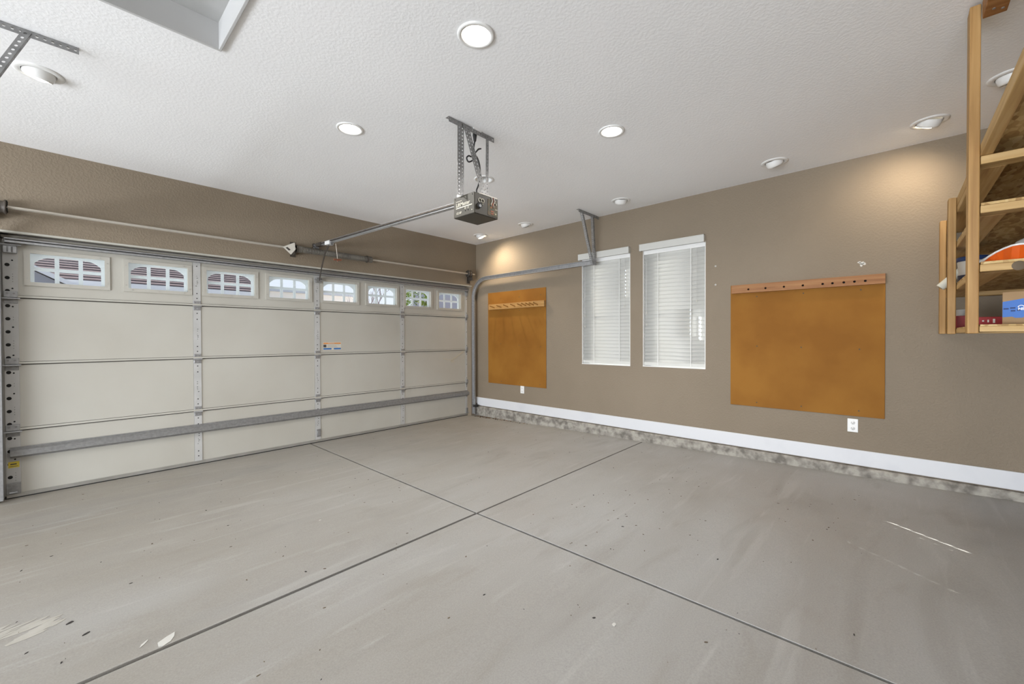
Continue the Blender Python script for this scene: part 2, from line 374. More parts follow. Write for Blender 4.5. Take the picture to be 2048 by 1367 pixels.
struct(MB().box((-10.0, YB-.4, 3.0), (.3, .3, 3.08), M_HATCH).build('trim_5', origin=(0, 0, 0)), 'unseen roof deck added above the ceiling to keep sun out')  # added slab, keeps the sun from entering by the lamp cut-outs
# walls
DX0, DX1, DZ = -5.0, -.118, 2.125
wf = MB()
wf.box((XL-.1, YW, DZ), (.1, YW+.24, 3.0), M_WALL).box((XL-.1, YW, -.02), (DX0, YW+.24, DZ), M_WALL).box((DX1, YW, -.02), (.1, YW+.24, DZ), M_WALL)
struct(wf.build('wall_front', origin=(0, 0, 0)))
W1 = (-2.848, -2.163, .93, 2.30); W2 = (-3.713, -3.010, .935, 2.30)
wr = MB()
def wall_xf(x, y, z): return (.05+z, x, y)
flat_with_holes([rect(YB-.3, .05, YW, 3.0), rect(W1[0], W1[2], W1[1], W1[3]), rect(W2[0], W2[2], W2[1], W2[3])], .10, wall_xf, M_WALL, wr)
struct(wr.build('wall_right', origin=(0, 0, 0)))
wl = MB()
flat_with_holes([rect(YB, -.02, YW, 3.0), rect(-6.9, .14, -.6, 2.64)], .15, lambda x, y, z: (XL-.075+z, x, y), M_WALL, wl)  # opening made for the added fill lamp outside
struct(wl.build('wall_left', origin=(0, 0, 0)))
struct(MB().box((XL-.1, YB-.15, -.02), (.1, YB, 3.0), M_WALL).build('wall_back', origin=(0, 0, 0)))

# baseboard, concrete curb
struct(MB().box((-.016, YB, .168), (0, YW-.002, .300), M_BASE).build('baseboard_right', origin=(0, 0, 0), bevel=.004))
cb = MB(); N = 90; rows = []
for i in range(N+1):
    y = YW-.012+(YB-YW)*i/N; j = random.uniform(-.003, .003); k = random.uniform(-.004, .004)
    rows.append([V((0, y, fz(y)-.02)), V((-.042+j, y, fz(y)-.02)), V((-.041+j, y, .145+k)), V((-.032, y, .158+k*.6)), V((0, y, .160))])
vs = [p for r in rows for p in r]
fs = [(i*5+k, i*5+k+1, (i+1)*5+k+1, (i+1)*5+k) for i in range(N) for k in range(4)]+[(0, 1, 2, 3, 4), tuple(N*5+k for k in (4, 3, 2, 1, 0))]
cb.add(vs, fs, M_CURB)
struct(cb.build('trim_1', origin=(0, 0, 0)), 'rough broken concrete curb under the white baseboard')

# the two side windows (frame and glass behind the blinds)
for i, (y0, y1, z0, z1) in enumerate((W1, W2)):
    f = MB(); t = .022
    f.box((.074, y0, z0), (.100, y0+t, z1), M_WHITEP).box((.074, y1-t, z0), (.100, y1, z1), M_WHITEP)
    f.box((.074, y0+t, z0), (.100, y1-t, z0+t), M_WHITEP).box((.074, y0+t, z1-t), (.100, y1-t, z1), M_WHITEP)
    f.box((.078, y0+t, (z0+z1)/2-.009), (.096, y1-t, (z0+z1)/2+.009), M_WHITEP)
    o = struct(f.build('window_%d' % (i+1), bevel=.003))
    MB().box((.086, y0+t, z0+t), (.089, y1-t, z1-t), M_GLASS).build('pane', o)
    # white painted reveal and sill
    rv = MB(); q = .006
    rv.box((.001, y0, z0), (.073, y0+q, z1), M_WHITEP).box((.001, y1-q, z0), (.073, y1, z1), M_WHITEP).box((.001, y0+q, z1-q), (.073, y1-q, z1), M_WHITEP).box((-.004, y0, z0-.002), (.073, y1, z0+.008), M_WHITEP)
    rv.build('reveal', o)

# attic hatch
hx = thing('attic_hatch', 'grey painted attic hatch recessed in the ceiling inside a white casing', 'hatch', ((HX0+HX1)/2, (HY0+HY1)/2, H-.012))
c = MB(); t = .014; zt = 2.945
for a, b in (((HX0, HY1-t), (HX1, HY1)), ((HX0, HY0), (HX1, HY0+t)), ((HX1-t, HY0+t), (HX1, HY1-t)), ((HX0, HY0+t), (HX0+t, HY1-t))):
    MB().box((*a, H-.012), (*b, zt), M_CASING).build('casing_board', hx, bevel=.002)
MB().box((HX0+.004, HY0+.004, zt-.006), (HX1-.004, HY1-.004, zt+.012), M_HATCH).build('lid', hx)

# ================================================================== ceiling lights
def lamp(x, y, kind, lit, label, aim=None, watts=9.0):
    t = thing('ceiling_light' if kind == 'can' else 'eyeball_light', label, 'ceiling light', (x, y, H), 'white recessed lights in the garage ceiling' if kind == 'can' else 'white swivelling ceiling lights along the walls')
    lens = {0: M_FROST, 1: M_LENS, 2: M_LENSW}[lit]
    if kind == 'can':
        MB().lathe([(.073, .001), (.0945, .001), (.0945, -.004), (.088, -.008), (.0745, -.007), (.0715, .004), (.0715, .05), (.055, .062)], (x, y, H), (0, 0, 1), M_TRIM, 40).build('trim_ring', t)
        MB().lathe([(.0715, .05), (.058, .058), (.0, .060)], (x, y, H), (0, 0, 1), M_TRIM, 32).build('housing', t)
        MB().lathe([(.0, .018), (.028, .021), (.045, .031), (.052, .045), (.052, .056)], (x, y, H), (0, 0, 1), lens, 28).build('bulb', t)
        p = V((x, y, H-.012)); dr = V((0, 0, -1))
    else:
        dr = (V(aim)-V((x, y, H))).normalized()
        MB().lathe([(.071, .001), (.104, .001), (.104, -.003), (.094, -.008), (.076, -.009), (.071, -.004), (.0705, .010)], (x, y, H), (0, 0, 1), M_TRIM, 40).build('trim_ring', t)
        c = V((x, y, H+.004))
        MB().lathe([(.066, -.020), (.068, .0), (.0645, .024), (.060, .036), (.054, .036), (.051, .020), (.0, .018)], c, dr, M_TRIM, 32).build('gimbal', t)
        MB().lathe([(.0, .047), (.025, .044), (.042, .036), (.0505, .026), (.0505, .019)], c, dr, lens, 28).build('bulb', t)
        p = c+dr*.06
    if lit:
        l_ = bpy.data.lights.new('lamp_light', 'SPOT'); l_.energy = watts; l_.spot_size = R_(160 if kind == 'can' else 140); l_.spot_blend = 1.0; l_.shadow_soft_size = .045
        l_.color = (1.0, .965, .92) if lit == 1 else (1.0, .82, .60)
        q = bpy.data.objects.new('lamp_light', l_); COL.objects.link(q); q.parent = t; q.location = p-V((x, y, H)); q.rotation_euler = dr.to_track_quat('-Z', 'Y').to_euler()
LAB = ['lit round recessed light nearest the camera, top middle of the ceiling', 'lit round recessed light in the ceiling left of the opener bracket', 'lit round recessed light in the ceiling right of the opener bracket',
       'unlit round recessed light half hidden behind the opener bracket', 'lit white swivel light in the ceiling at the far left beside the perforated bracket', 'lit warm swivel light in the ceiling corner above the garage door end',
       'unlit white swivel light just below and right of the opener box', 'unlit white swivel light with a pale bulb above the two windows', 'unlit white swivel light hanging down above the hardboard with drilled rail',
       'lit white swivel light washing the wall left of the wooden shelf post', 'unlit grey swivel light behind the wooden shelf post at the right edge']
AIM = {4: (-4.90, -1.25, 1.9), 5: (.10, -1.0, 1.55), 6: (.0, -1.6, 1.9), 7: (-.10, -2.7, 2.2), 8: (.0, -4.55, 2.1), 9: (.10, -5.02, 1.85), 10: (-.6, -5.9, 2.0)}
for i, (x, y, k, q) in enumerate(LAMPS): lamp(x, y, k, q, LAB[i], AIM.get(i), {0: 14, 1: 84, 2: 74, 4: 12, 5: 48, 9: 22}.get(i, 9.))

# ================================================================== garage door
M_SEAM = mat('seam_shade', (.075, .068, .058), .8)
gd = thing('garage_door', 'wide cream sectional garage door with eight arched windows along its top', 'garage door', (-2.525, .02, 0))
GX0, GX1 = -4.966, -.087
SEC = [0.012, .5401, 1.073, 1.6085, 2.105]
MUL = [-3.7245, -2.5361, -1.3421]
WC = [-4.608, -4.016, -3.425, -2.847, -2.243, -1.651, -1.065, -.474]; WZ = 1.862
for k in range(4):
    z0, z1 = SEC[k]+.003, SEC[k+1]-.003; s = MB()
    if k < 3: s.box((GX0, .004, z0), (GX1, .045, z1), M_DOOR)
    else:
        flat_with_holes([rect(GX0, z0, GX1, z1)]+[rect(c-.222, WZ-.122, c+.222, WZ+.122) for c in WC], .041, lambda x, y, z: (x, .0245+z, y), M_DOOR, s)
    # rolled lips along the meeting edges
    if k > 0:
        s.box((GX0, -.011, z0+.001), (GX1, .004, z0+.017), M_DOOR); s.box((GX0, .0015, z0-.007), (GX1, .040, z0+.001), M_SEAM); s.box((GX0, .0025, z0+.017), (GX1, .006, z0+.0205), M_SEAM)  # dark strips fill the seam gaps; the lower one also carries the lip's shadow
    s.build('section', gd, bevel=.002, seg=1)
# windows: frame with screws, pane, arched insert
def arch_cells():
    """six openings of the arched insert, as loops in (x, z) about the window centre"""
    cs = []; W = .197; cols = [(-W, -.084), (-.0565, .0565), (.084, W)]
    top = lambda x: .102-.35*abs(x)**2-(.0 if abs(x) < .12 else (abs(x)-.12)**2*7)
    for a, b in cols:
        cs.append(rect(a, -.112, b, -.016))
        n = 9; cs.append([(a, .012), (b, .012)]+[(b+(a-b)*i/n, top(b+(a-b)*i/n)) for i in range(n+1)])
    return cs
CELLS = arch_cells()
for c in WC:
    f = MB()
    flat_with_holes([rect(c-.252, WZ-.148, c+.252, WZ+.148), rect(c-.218, WZ-.118, c+.218, WZ+.118)], .012, lambda x, y, z: (x, -.002+z, y), M_DOOR, f)
    for sx, sz in ((-.235, -.09), (-.235, .09), (.235, -.09), (.235, .09), (-.19, -.133), (0, -.133), (.19, -.133), (-.19, .133), (0, .133), (.19, .133)):
        f.cyl((c+sx, -.0115, WZ+sz), (c+sx, -.0075, WZ+sz), .0045, M_ZINC, 8)
    fr = f.build('window_frame', gd, bevel=.002, seg=1)
    MB().box((c-.220, .010, WZ-.120), (c+.220, .014, WZ+.120), M_GLASS).build('pane', fr)
    ins = MB(); flat_with_holes([rect(c-.224, WZ-.124, c+.224, WZ+.124)]+[[(c+p, WZ+q) for p, q in lp] for lp in CELLS], .010, lambda x, y, z: (x, .052+z, y), M_INSERT, ins)
    ins.build('arched_insert', fr)
# stiles with punched holes
def stile(xc, wd, end):
    s = MB(); s.box((xc-wd/2, -.003, SEC[0]+.02), (xc+wd/2, .006, SEC[4]-.03), M_STILE)
    s.box((xc-wd/2-.004, -.001, SEC[0]+.02), (xc-wd/2, .006, SEC[4]-.03), M_ZINC)
    for k in range(4):
        z0 = SEC[k]
        if end:
            e = -1 if xc < -2.5 else 1; n = 5 if k < 3 else 3
            for i in range(n): s.cyl((xc+e*.018, -.0042, z0+.055+i*.104), (xc+e*.018, -.002, z0+.055+i*.104), .0135, M_DARK, 14)
            for dz in (.075, .30, .465): s.cyl((xc-e*.008, -.0042, z0+dz), (xc-e*.008, -.002, z0+dz), .006, M_DARK, 8)
            for dz in (.13, .15, .17, .19, .36, .38): s.cyl((xc-e*.010, -.0042, z0+dz), (xc-e*.010, -.002, z0+dz), .0022, M_DARK, 6)
        else:
            for dz in (.075, .125, .40, .46): s.cyl((xc, -.0042, z0+dz), (xc, -.002, z0+dz), .0055, M_DARK, 8)
            for dz in (.20, .22, .235, .25, .28, .30): s.cyl((xc+random.uniform(-.012, .012), -.0042, z0+dz), (xc, -.002, z0+dz), .0025, M_DARK, 6)
    return s.build('stile', gd)
for xm in MUL: stile(xm, .062, False)
stile(GX0+.038, .076, True); stile(GX1-.034, .068, True)
# hinges on the inner stiles, roller brackets at both ends
for k in (1, 2, 3):
    z = SEC[k]
    for xm in MUL:
        h = MB(); h.box((xm-.030, -.007, z-.045), (xm+.030, -.003, z+.050), M_GALV)
        h.cyl((xm-.036, -.013, z-.004), (xm+.036, -.013, z-.004), .008, M_GALV, 12)
        for sx in (-.014, .014):
            h.cyl((xm+sx, -.011, z+.030), (xm+sx, -.006, z+.030), .006, M_GALVD, 8); h.cyl((xm+sx, -.011, z-.030), (xm+sx, -.006, z-.030), .006, M_GALVD, 8)
        h.build('hinge', gd, bevel=.0015, seg=1)
    for e, xm in ((-1, GX0+.036), (1, GX1-.03)):
        h = MB(); h.box((xm-.035, -.024, z+.004), (xm+.037, -.003, z+.052), M_GALV).box((xm-.035, -.006, z-.045), (xm+.037, -.003, z+.004), M_GALVD)
        h.cyl((xm-.050, -.022, z-.006), (xm+.050, -.022, z-.006), .007, M_GALV, 12)
        for sx in (-.018, .018): h.cyl((xm+sx, -.029, z+.034), (xm+sx, -.022, z+.034), .007, M_GALVD, 10)
        h.build('roller_hinge', gd, bevel=.002, seg=1)
for xm in (GX0+.036, GX1-.03):
    h = MB(); h.box((xm-.038, -.020, .035), (xm+.038, -.003, .125), M_GALVD); h.cyl((xm-.02, -.030, .05), (xm+.02, -.030, .05), .008, M_GALV, 10); h.build('bottom_bracket', gd, bevel=.002, seg=1)
    h = MB(); h.box((xm-.036, -.030, 1.965), (xm+.036, -.003, 2.018), M_GALV); h.box((xm-.036, -.034, 2.018), (xm+.036, -.003, 2.024), M_GALVD)
    for sx in (-.012, .012): h.cyl((xm+sx, -.033, 1.972), (xm+sx, -.033, 2.012), .005, M_GALVD, 8)
    h.cyl((xm-.06, -.03, 2.03), (xm+.06, -.03, 2.03), .006, M_GALV, 8); h.build('top_bracket', gd, bevel=.002, seg=1)
# horizontal stiffening struts
s = MB(); s.box((GX0+.01, -.010, 2.046), (GX1-.01, -.002, 2.078), M_GALV).box((GX0+.01, -.055, 2.074), (GX1-.01, -.002, 2.079), M_GALV).box((GX0+.01, -.055, 2.044), (GX1-.01, -.002, 2.049), M_GALV).box((GX0+.01, -.057, 2.044), (GX1-.01, -.053, 2.058), M_GALV).box((GX0+.01, -.057, 2.070), (GX1-.01, -.053, 2.079), M_GALV)
lab(s.build('top_strut', gd), 'shiny galvanised strut along the top edge')
s = MB(); z = .365; x0, x1 = GX0+.022, GX1-.004
s.prism([(x0, -.004, z+.036), (x0, -.004, z+.030), (x0, -.046, z+.018), (x0, -.046, z-.018), (x0, -.004, z-.030), (x0, -.004, z-.036), (x0, -.008, z-.036), (x0, -.050, z-.022), (x0, -.050, z+.022), (x0, -.008, z+.036)], (x1-x0, 0, 0), M_GALVD)
s.box((x0, -.010, z+.030), (x1, -.004, z+.044), M_GALVD).box((x0, -.010, z-.044), (x1, -.004, z-.030), M_GALVD)
lab(s.build('lower_strut', gd), 'dull grey galvanised strut across the bottom section')
s = MB(); s.box((GX0, -.012, .010), (GX1, .048, .034), M_ZINC).box((GX0, -.016, .030), (GX1, -.004, .038), M_ZINC); s.build('bottom_rail', gd)
s = MB(); s.box((GX0-.01, -.008, -.002), (GX1+.01, .04, .011), M_RUBBER); s.build('rubber_seal', gd)
s = MB(); s.box((GX0-.01, -.004, 2.088), (GX1+.01, .044, 2.108), M_DOOR); s.build('top_cap', gd)
# stickers, tape and the lock plate
s = MB(); x0, z1 = -2.462, 1.222
s.box((x0-.004, .0025, 1.128), (x0+.224, .0032, 1.228), mat('sticker_paper', (.60, .57, .50), .6))
s.box((x0, .0015, 1.205), (x0+.22, .0026, 1.221), M_ORANGE).box((x0, .0015, 1.163), (x0+.036, .0026, 1.197), M_INK).box((x0, .0015, 1.136), (x0+.10, .0026, 1.154), M_BLUE).box((x0+.13, .0015, 1.136), (x0+.22, .0026, 1.154), M_BLUE)
for i in range(4): s.box((x0+.05, .0018, 1.160+i*.011), (x0+.05+.16*random.uniform(.7, 1), .0026, 1.163+i*.011), mat('grey_print', (.36, .33, .30), .7))
text_into(s, 'WARNING', .017, lambda x, y, z: (x0+.055+x, .0012-z, 1.2075+y), M_CREAMTXT, .0003)
lab(s.build('warning_sticker', gd), 'orange and blue warning sticker')
s = MB(); s.box((-4.956, -.0045, .246), (-4.898, -.0030, .294), M_YELLOW); s.box((-4.945, -.0052, .270), (-4.912, -.0044, .279), M_INK); s.box((-4.950, -.0052, .255), (-4.905, -.0044, .259), M_INK); lab(s.build('caution_label', gd), 'small yellow caution label')
s = MB()
s.obox((-.32, .0015, .985), (.125, 0, .068), (0, .0012, 0), (-.006, 0, .011), M_TAPE); s.obox((-.525, .0015, .935), (.09, 0, -.022), (0, .0012, 0), (.002, 0, .007), M_TAPE)
s.obox((-.425, .0015, .90), (.032, 0, .004), (0, .0014, 0), (0, 0, .014), M_TAPE); lab(s.build('tape_strip', gd), 'yellowed tape strip stuck over a dent')
s = MB(); s.box((-2.552, -.008, .070), (-2.502, -.003, .162), M_GALVD); s.box((-2.545, -.010, .085), (-2.510, -.008, .145), M_GALV); s.build('lift_plate', gd, bevel=.002, seg=1)
s = MB(); s.box((-2.56, -.040, 1.955), (-2.49, -.003, 2.015), M_GALVD); s.cyl((-2.58, -.045, 1.985), (-2.47, -.045, 1.985), .008, M_GALV, 10); s.box((-2.545, -.05, 1.975), (-2.525, -.004, 1.998), M_GALV); s.build('opener_bracket', gd, bevel=.003)

st_ = MB(); st_.box((-5.07, .052, -.01), (-4.945, .10, 2.16), M_CASING).box((-.108, .052, -.01), (.02, .10, 2.16), M_CASING).box((-5.07, .052, 2.085), (.02, .10, 2.16), M_CASING); struct(st_.build('trim_4', origin=(0, 0, 0)), 'door stop strips added outside the garage door to block sun leaks')  # strips added behind the door edges to close gaps that let sun through
# vinyl weather strip on the header
struct(MB().box((DX0-.03, YW-.004, DZ-.012), (DX1+.02, YW+.04, DZ+.004), M_DOOR).build('trim_2', origin=(0, 0, 0), bevel=.002), 'thin cream weather strip under the header above the garage door')

# ================================================================== torsion spring assembly above the door
sy, sz = -.17, 2.298
ts = thing('torsion_spring_assembly', 'long steel torsion shaft with a dark spring above the garage door', 'torsion spring', (-2.5, sy, sz))
MB().cyl((-4.985, sy, sz-.004), (-.10, sy, sz+.004), .0127, M_SHAFT, 14).build('shaft', ts)
s = MB(); n = 62; x0, x1 = -2.78, -1.93
s.cyl((x0, sy, sz), (x1, sy, sz), .0315, M_SPRING, 20)
for i in range(n):
    xx = x0+(x1-x0)*(i+.5)/n; s.lathe([(.0315, -.0058), (.0345, -.003), (.0355, 0), (.0345, .003), (.0315, .0058)], (xx, sy, sz), (1, 0, 0), M_SPRING, 18)
s.build('spring', ts)
for a, b in ((-2.835, -2.775), (-1.975, -1.905)):
    c = MB(); c.cyl((a, sy, sz), (b, sy, sz), .038, M_SPRING, 20); c.cyl((a, sy, sz), (a+.014, sy, sz), .044, M_BROWNSTEEL, 20); c.build('winding_cone', ts)
s = MB(); s.box((-2.850, sy-.004, sz-.065), (-2.838, YW-.001, sz+.060), M_BROWNSTEEL); s.box((-2.875, YW-.006, sz-.085), (-2.815, YW-.0005, sz+.085), M_BROWNSTEEL); s.build('centre_bracket', ts)
s = MB(); s.add([(-2.985, sy-.030, sz-.005), (-2.90, sy-.032, sz-.080), (-2.852, sy-.030, sz-.018), (-2.856, sy-.028, sz+.060), (-2.87, sy-.029, sz+.058)], [(0, 1, 2, 3, 4)], M_LABEL)
s.add([(-2.955, sy-.0325, sz-.010), (-2.92, sy-.0335, sz-.038), (-2.905, sy-.0335, sz-.026), (-2.935, sy-.0325, sz+.000)], [(0, 1, 2, 3)], M_INK)
lab(s.build('warning_tag', ts, solid=.0006), 'folded paper warning tag on the spring')
for e, xc in ((1, -.222), (-1, -4.962)):
    s = MB(); s.lathe([(.013, -.028), (.052, -.028), (.056, -.022), (.050, -.016), (.044, -.010), (.044, .016), (.050, .022), (.055, .028), (.013, .030)], (xc, sy, sz+.006*e), (e, 0, 0), M_BROWNSTEEL, 26)
    for k in range(6):
        a = k*pi/3; s.obox((xc-e*.030, sy+cos(a)*.032, sz+sin(a)*.032), (.003, 0, 0), (0, cos(a)*.016, sin(a)*.016), (0, -sin(a)*.004, cos(a)*.004), M_DARK)
    s.build('cable_drum', ts)
    s = MB(); b0 = xc+e*.05
    s.box((b0-.003, sy-.03, sz-.10), (b0+.003, YW-.0005, sz+.04), M_BROWNSTEEL); s.box((b0-.03, YW-.005, sz-.14), (b0+.03, YW-.0005, sz+.05), M_BROWNSTEEL); s.cyl((b0-.012, sy, sz), (b0+.012, sy, sz), .022, M_GALVD, 14); s.build('bearing_plate', ts)

# ================================================================== door tracks
def track(xc, y_end, label, ylead=-.125):
    """C-shaped rolled steel track: up the jamb, round the bend and back under the ceiling"""
    zt, rad = 2.222, .30; path = [(ylead, fz(0)+.03), (ylead, zt-rad)]
    path += [(ylead-rad+rad*cos(a), zt-rad+rad*sin(a)) for a in [k*pi/2/12 for k in range(1, 13)]] + [(y_end, zt+.006)]
    prof = [(-.012, -.030), (.013, -.030), (.013, .030), (-.012, .030), (-.012, .024), (.010, .024), (.010, -.024), (-.012, -.024)]
    t = thing('door_track', label, 'door track', (xc, ylead, 0)); s = MB(); vs = []; n = len(path)
    for i, (y, z) in enumerate(path):
        d = V((0, path[min(i+1, n-1)][0]-path[max(i-1, 0)][0], path[min(i+1, n-1)][1]-path[max(i-1, 0)][1])).normalized(); nn = V((0, -d.z, d.y))
        e = 1 if xc > -2 else -1
        vs += [V((xc+e*a, y, z))+nn*b for a, b in prof]
    m = len(prof)
    fs = [(i*m+k, i*m+(k+1) % m, (i+1)*m+(k+1) % m, (i+1)*m+k) for i in range(n-1) for k in range(m)]+[tuple(range(m)), tuple((n-1)*m+k for k in range(m))]
    s.add(vs, fs, M_GALV); s.build('rail', t)
    e = 1 if xc > -2 else -1
    for z in (.45, 1.1, 1.75):
        b = MB(); b.box((xc+e*.013, ylead-.02, z-.02), (xc+e*.018, YW-.001, z+.02), M_GALVD); b.box((xc+e*.013, YW-.004, z-.025), (xc+e*.04, YW-.0005, z+.025), M_GALVD); b.build('jamb_bracket', t)
    return t
track(-.088, -2.395, 'galvanised door track curving from the right jamb to below the ceiling')
track(-4.985, -2.395, 'galvanised door track at the left edge of the garage door')

def hanger(x_in, x_wall, yc, xt, label, legs):
    t = thing('track_hanger', label, 'bracket', (x_wall, yc, H)); e = 1 if x_wall > x_in else -1
    s = MB(); angle_bar(s, (x_in, yc, H-.001), (x_wall, yc, H-.001), (0, 1, 0), (0, 0, -1), .034, .026, .0062); s.build('ceiling_angle', t, solid=.0022)
    for (xa, xb) in legs:
        s = MB(); angle_bar(s, (xa, yc-.004, H-.012), (xb, yc-.004, 2.185), (1 if e > 0 else -1, 0, 0), (0, 1, 0), .030, .026, .006, M_PERF); s.build('leg', t, solid=.0022)
hanger(-.46, -.002, -2.42, -.10, 'perforated steel hanger holding the right door track beside the left window', [(-.40, -.155), (-.155, -.105)])
hanger(-4.576, -5.053, -2.03, -4.99, 'perforated steel hanger on the ceiling in the top left corner', [(-4.74, -4.99)])

# photo-eye sensor at the bottom of the right track
s = MB(); s.box((-.118, -.20, .150), (-.055, -.135, .185), M_RUBBER); s.box((-.135, -.155, .165), (-.105, -.125, .175), M_GALVD); s.tube([(-.06, -.15, .165), (-.035, -.14, .20), (-.02, -.125, .175), (-.03, -.12, .12), (-.035, -.118, .04)], .006, M_BLACKCORD)
tag(s.build('safety_sensor', bevel=.004), 'small black safety sensor beside the right track near the floor', 'sensor')

# ================================================================== opener
BX0, BX1, BY0, BY1, BZ0, BZ1 = -2.710, -2.477, -3.061, -2.838, 2.140, 2.288
op = thing('garage_door_opener', 'olive brown garage door opener box with long rail hanging from the ceiling', 'garage door opener', ((BX0+BX1)/2, (BY0+BY1)/2, BZ0))
s = MB(); s.box((BX0, BY0+.004, BZ0+.003), (BX1, BY1, BZ1), M_OLIVE); s.box((BX0+.002, BY0+.004, BZ0), (BX1-.002, BY1-.002, BZ0+.003), M_OLIVED)
for q in (BY0+.022, BY1-.018): s.cyl((BX0-.0015, q, BZ1-.014), (BX0+.001, q, BZ1-.014), .004, M_DARK, 10)
case = s.build('case', op, bevel=.002, seg=1)
s = MB(); T = lambda y0, z0, k=1.0: (lambda x, y, z: (BX0-.0012-z, y0-x*k, z0+y))
text_into(s, 'LiftMaster', .0375, T(BY1-.026, BZ0+.076, .98), M_CREAMTXT, .0004, bold=.0006)
s.box((BX0-.0016, BY1-.026, BZ0+.062), (BX0-.0006, BY1-.198, BZ0+.069), M_CREAMTXT); s.box((BX0-.0016, BY1-.026, BZ0+.111), (BX0-.0006, BY1-.090, BZ0+.1145), M_CREAMTXT)
text_into(s, '1/2 HP', .023, T(BY1-.028, BZ0+.022, .9), M_CREAMTXT, .0004, bold=.0003)
for q in (.128, .158):
    s.lathe([(.0045, -.0005), (.0075, -.0005), (.0075, .0012), (.0045, .0012)], (BX0-.0005, BY1-q, BZ0+.052), (-1, 0, 0), M_CREAMTXT, 14)
    s.cyl((BX0-.0016, BY1-q+.002, BZ0+.035), (BX0+.001, BY1-q+.002, BZ0+.035), .0045, M_DARK, 10)
s.cyl((BX0-.0016, BY1-.196, BZ0+.028), (BX0+.001, BY1-.196, BZ0+.028), .004, M_CREAMTXT, 10)
lab(s.build('lettering', case), 'cream lettering on the side of the case')
# open end: lamp socket side and wiring label side
s = MB(); xm = BX0+.128
s.box((BX0+.004, BY0+.001, BZ0+.004), (BX1-.004, BY0+.004, BZ1-.006), mat('dark_end_plate', (.035, .030, .020), .5))
s.box((xm, BY0-.001, BZ0+.012), (BX1-.010, BY0+.0015, BZ1-.020), mat('wiring_label', (.10, .065, .03), .6, c2=(.05, .05, .025), scale=60, lo=.4, hi=.6))
s.box((BX0+.05, BY0-.002, BZ1-.004), (BX1-.012, BY0+.03, BZ1+.003), M_LABEL)
s.build('end_plate', op)
s = MB()
for q in (BX0+.050, BX0+.076): s.lathe([(.0115, .0), (.0155, .0), (.0155, .003), (.0115, .003)], (q, BY0-.001, BZ1-.050), (0, -1, 0), M_CREAMTXT, 20)
s.box((BX0+.045, BY0-.002, BZ1-.075), (BX0+.080, BY0+.001, BZ1-.070), M_CREAMTXT); s.build('lamp_symbol', op)
s = MB(); s.cyl((BX0+.045, BY0+.002, BZ0+.062), (BX0+.045, BY0-.012, BZ0+.062), .020, M_RUBBER, 18); s.cyl((BX0+.042, BY0-.012, BZ0+.055), (BX0+.042, BY0-.016, BZ0+.055), .010, mat('socket_grey', (.30, .31, .33), .4), 14); s.build('lamp_socket', op)
s = MB(); random.seed(3)
for i in range(9):
    c_ = [(.30, .12, .04), (.34, .30, .20), (.24, .07, .03), (.34, .32, .25)][i % 4]
    a, b = xm+random.uniform(.006, .085), BZ0+random.uniform(.02, .105)
    s.box((a, BY0-.0022, b), (a+random.uniform(.010, .030), BY0-.0008, b+random.uniform(.005, .016)), mat('label_ink_%d' % (i % 4), c_, .6))
s.build('wiring_diagram', op)
s = MB()
for k, c_ in enumerate((M_LABEL, mat('red_wire', (.25, .05, .03), .5), M_LABEL)):
    x0 = xm+.035+k*.012; s.tube([(x0, BY0-.004, BZ1-.004), (x0+.004, BY0-.010, BZ1-.03), (x0-.008, BY0-.008, BZ1-.055), (x0+.006-.004*k, BY0-.004, BZ1-.075)], .0018, c_, 6)
s.build('wire', op)
# rail with chain, trolley, arm, header bracket
p0, p1 = V((-2.595, -.125, 2.378)), V((-2.595, BY1+.01, 2.288)); d = (p1-p0).normalized(); n_ = V((0, -d.z, d.y)); n_ = n_ if n_.z > 0 else -n_
rl = lambda t, dx=0., dz=0.: p0+(p1-p0)*t+V((dx, 0, 0))+n_*dz
s = MB(); ctr = (p0+p1)/2; hl = (p1-p0)/2
s.obox(ctr+n_*-.014, hl, (.019, 0, 0), n_*.003, M_GALV); s.obox(ctr+n_*.0, hl, (.0025, 0, 0), n_*.016, M_GALVD); s.obox(ctr+n_*.015, hl, (.012, 0, 0), n_*.0025, M_GALV)
rail = s.build('rail', op)
s = MB()
for dx in (-.016, .016): s.obox(ctr+V((dx, 0, 0))+n_*.004, hl*.985, (.0035, 0, 0), n_*.006, M_BROWNSTEEL)
s.build('chain', op)
s = MB(); s.box((-2.625, -.125, 2.352), (-2.565, YW-.0005, 2.402), M_BROWNSTEEL); s.obox(rl(.045), hl*.045, (.024, 0, 0), n_*.020, M_BROWNSTEEL); s.cyl((-2.63, -.150, 2.376), (-2.56, -.150, 2.376), .008, M_GALV, 10); s.cyl((-2.625, -.135, 2.352), (-2.565, -.135, 2.352), .012, M_GALV, 12); s.build('header_bracket', op)
tt = .135; s = MB(); s.obox(rl(tt, 0, -.012), hl*.042, (.026, 0, 0), n_*.020, M_WHITEP); s.obox(rl(tt+.02, 0, -.034), hl*.016, (.014, 0, 0), n_*.012, M_GALVD); s.build('trolley', op)
a = rl(tt, 0, -.03); pts = [a, V((-2.588, -.36, 2.26)), V((-2.572, -.24, 2.13)), V((-2.546, -.12, 2.03)), V((-2.526, -.050, 1.986))]
s = MB()
for i in range(len(pts)-1):
    q0, q1 = pts[i], pts[i+1]; dd = (q1-q0); s.obox((q0+q1)/2, dd*.52, (.003, 0, 0), dd.normalized().cross(V((1, 0, 0)))*.013, M_BROWNSTEEL)
lab(s.build('arm', op), 'dark bent steel arm to the door')
s = MB(); b = rl(tt+.045, .02, -.03); hb = V((b.x+.02, b.y, 2.150)); s.tube([b, (b+hb)/2+V((.002, 0, 0)), hb], .0028, mat('cord_white', (.72, .66, .58), .8), 6); rc = s.build('release_cord', op)
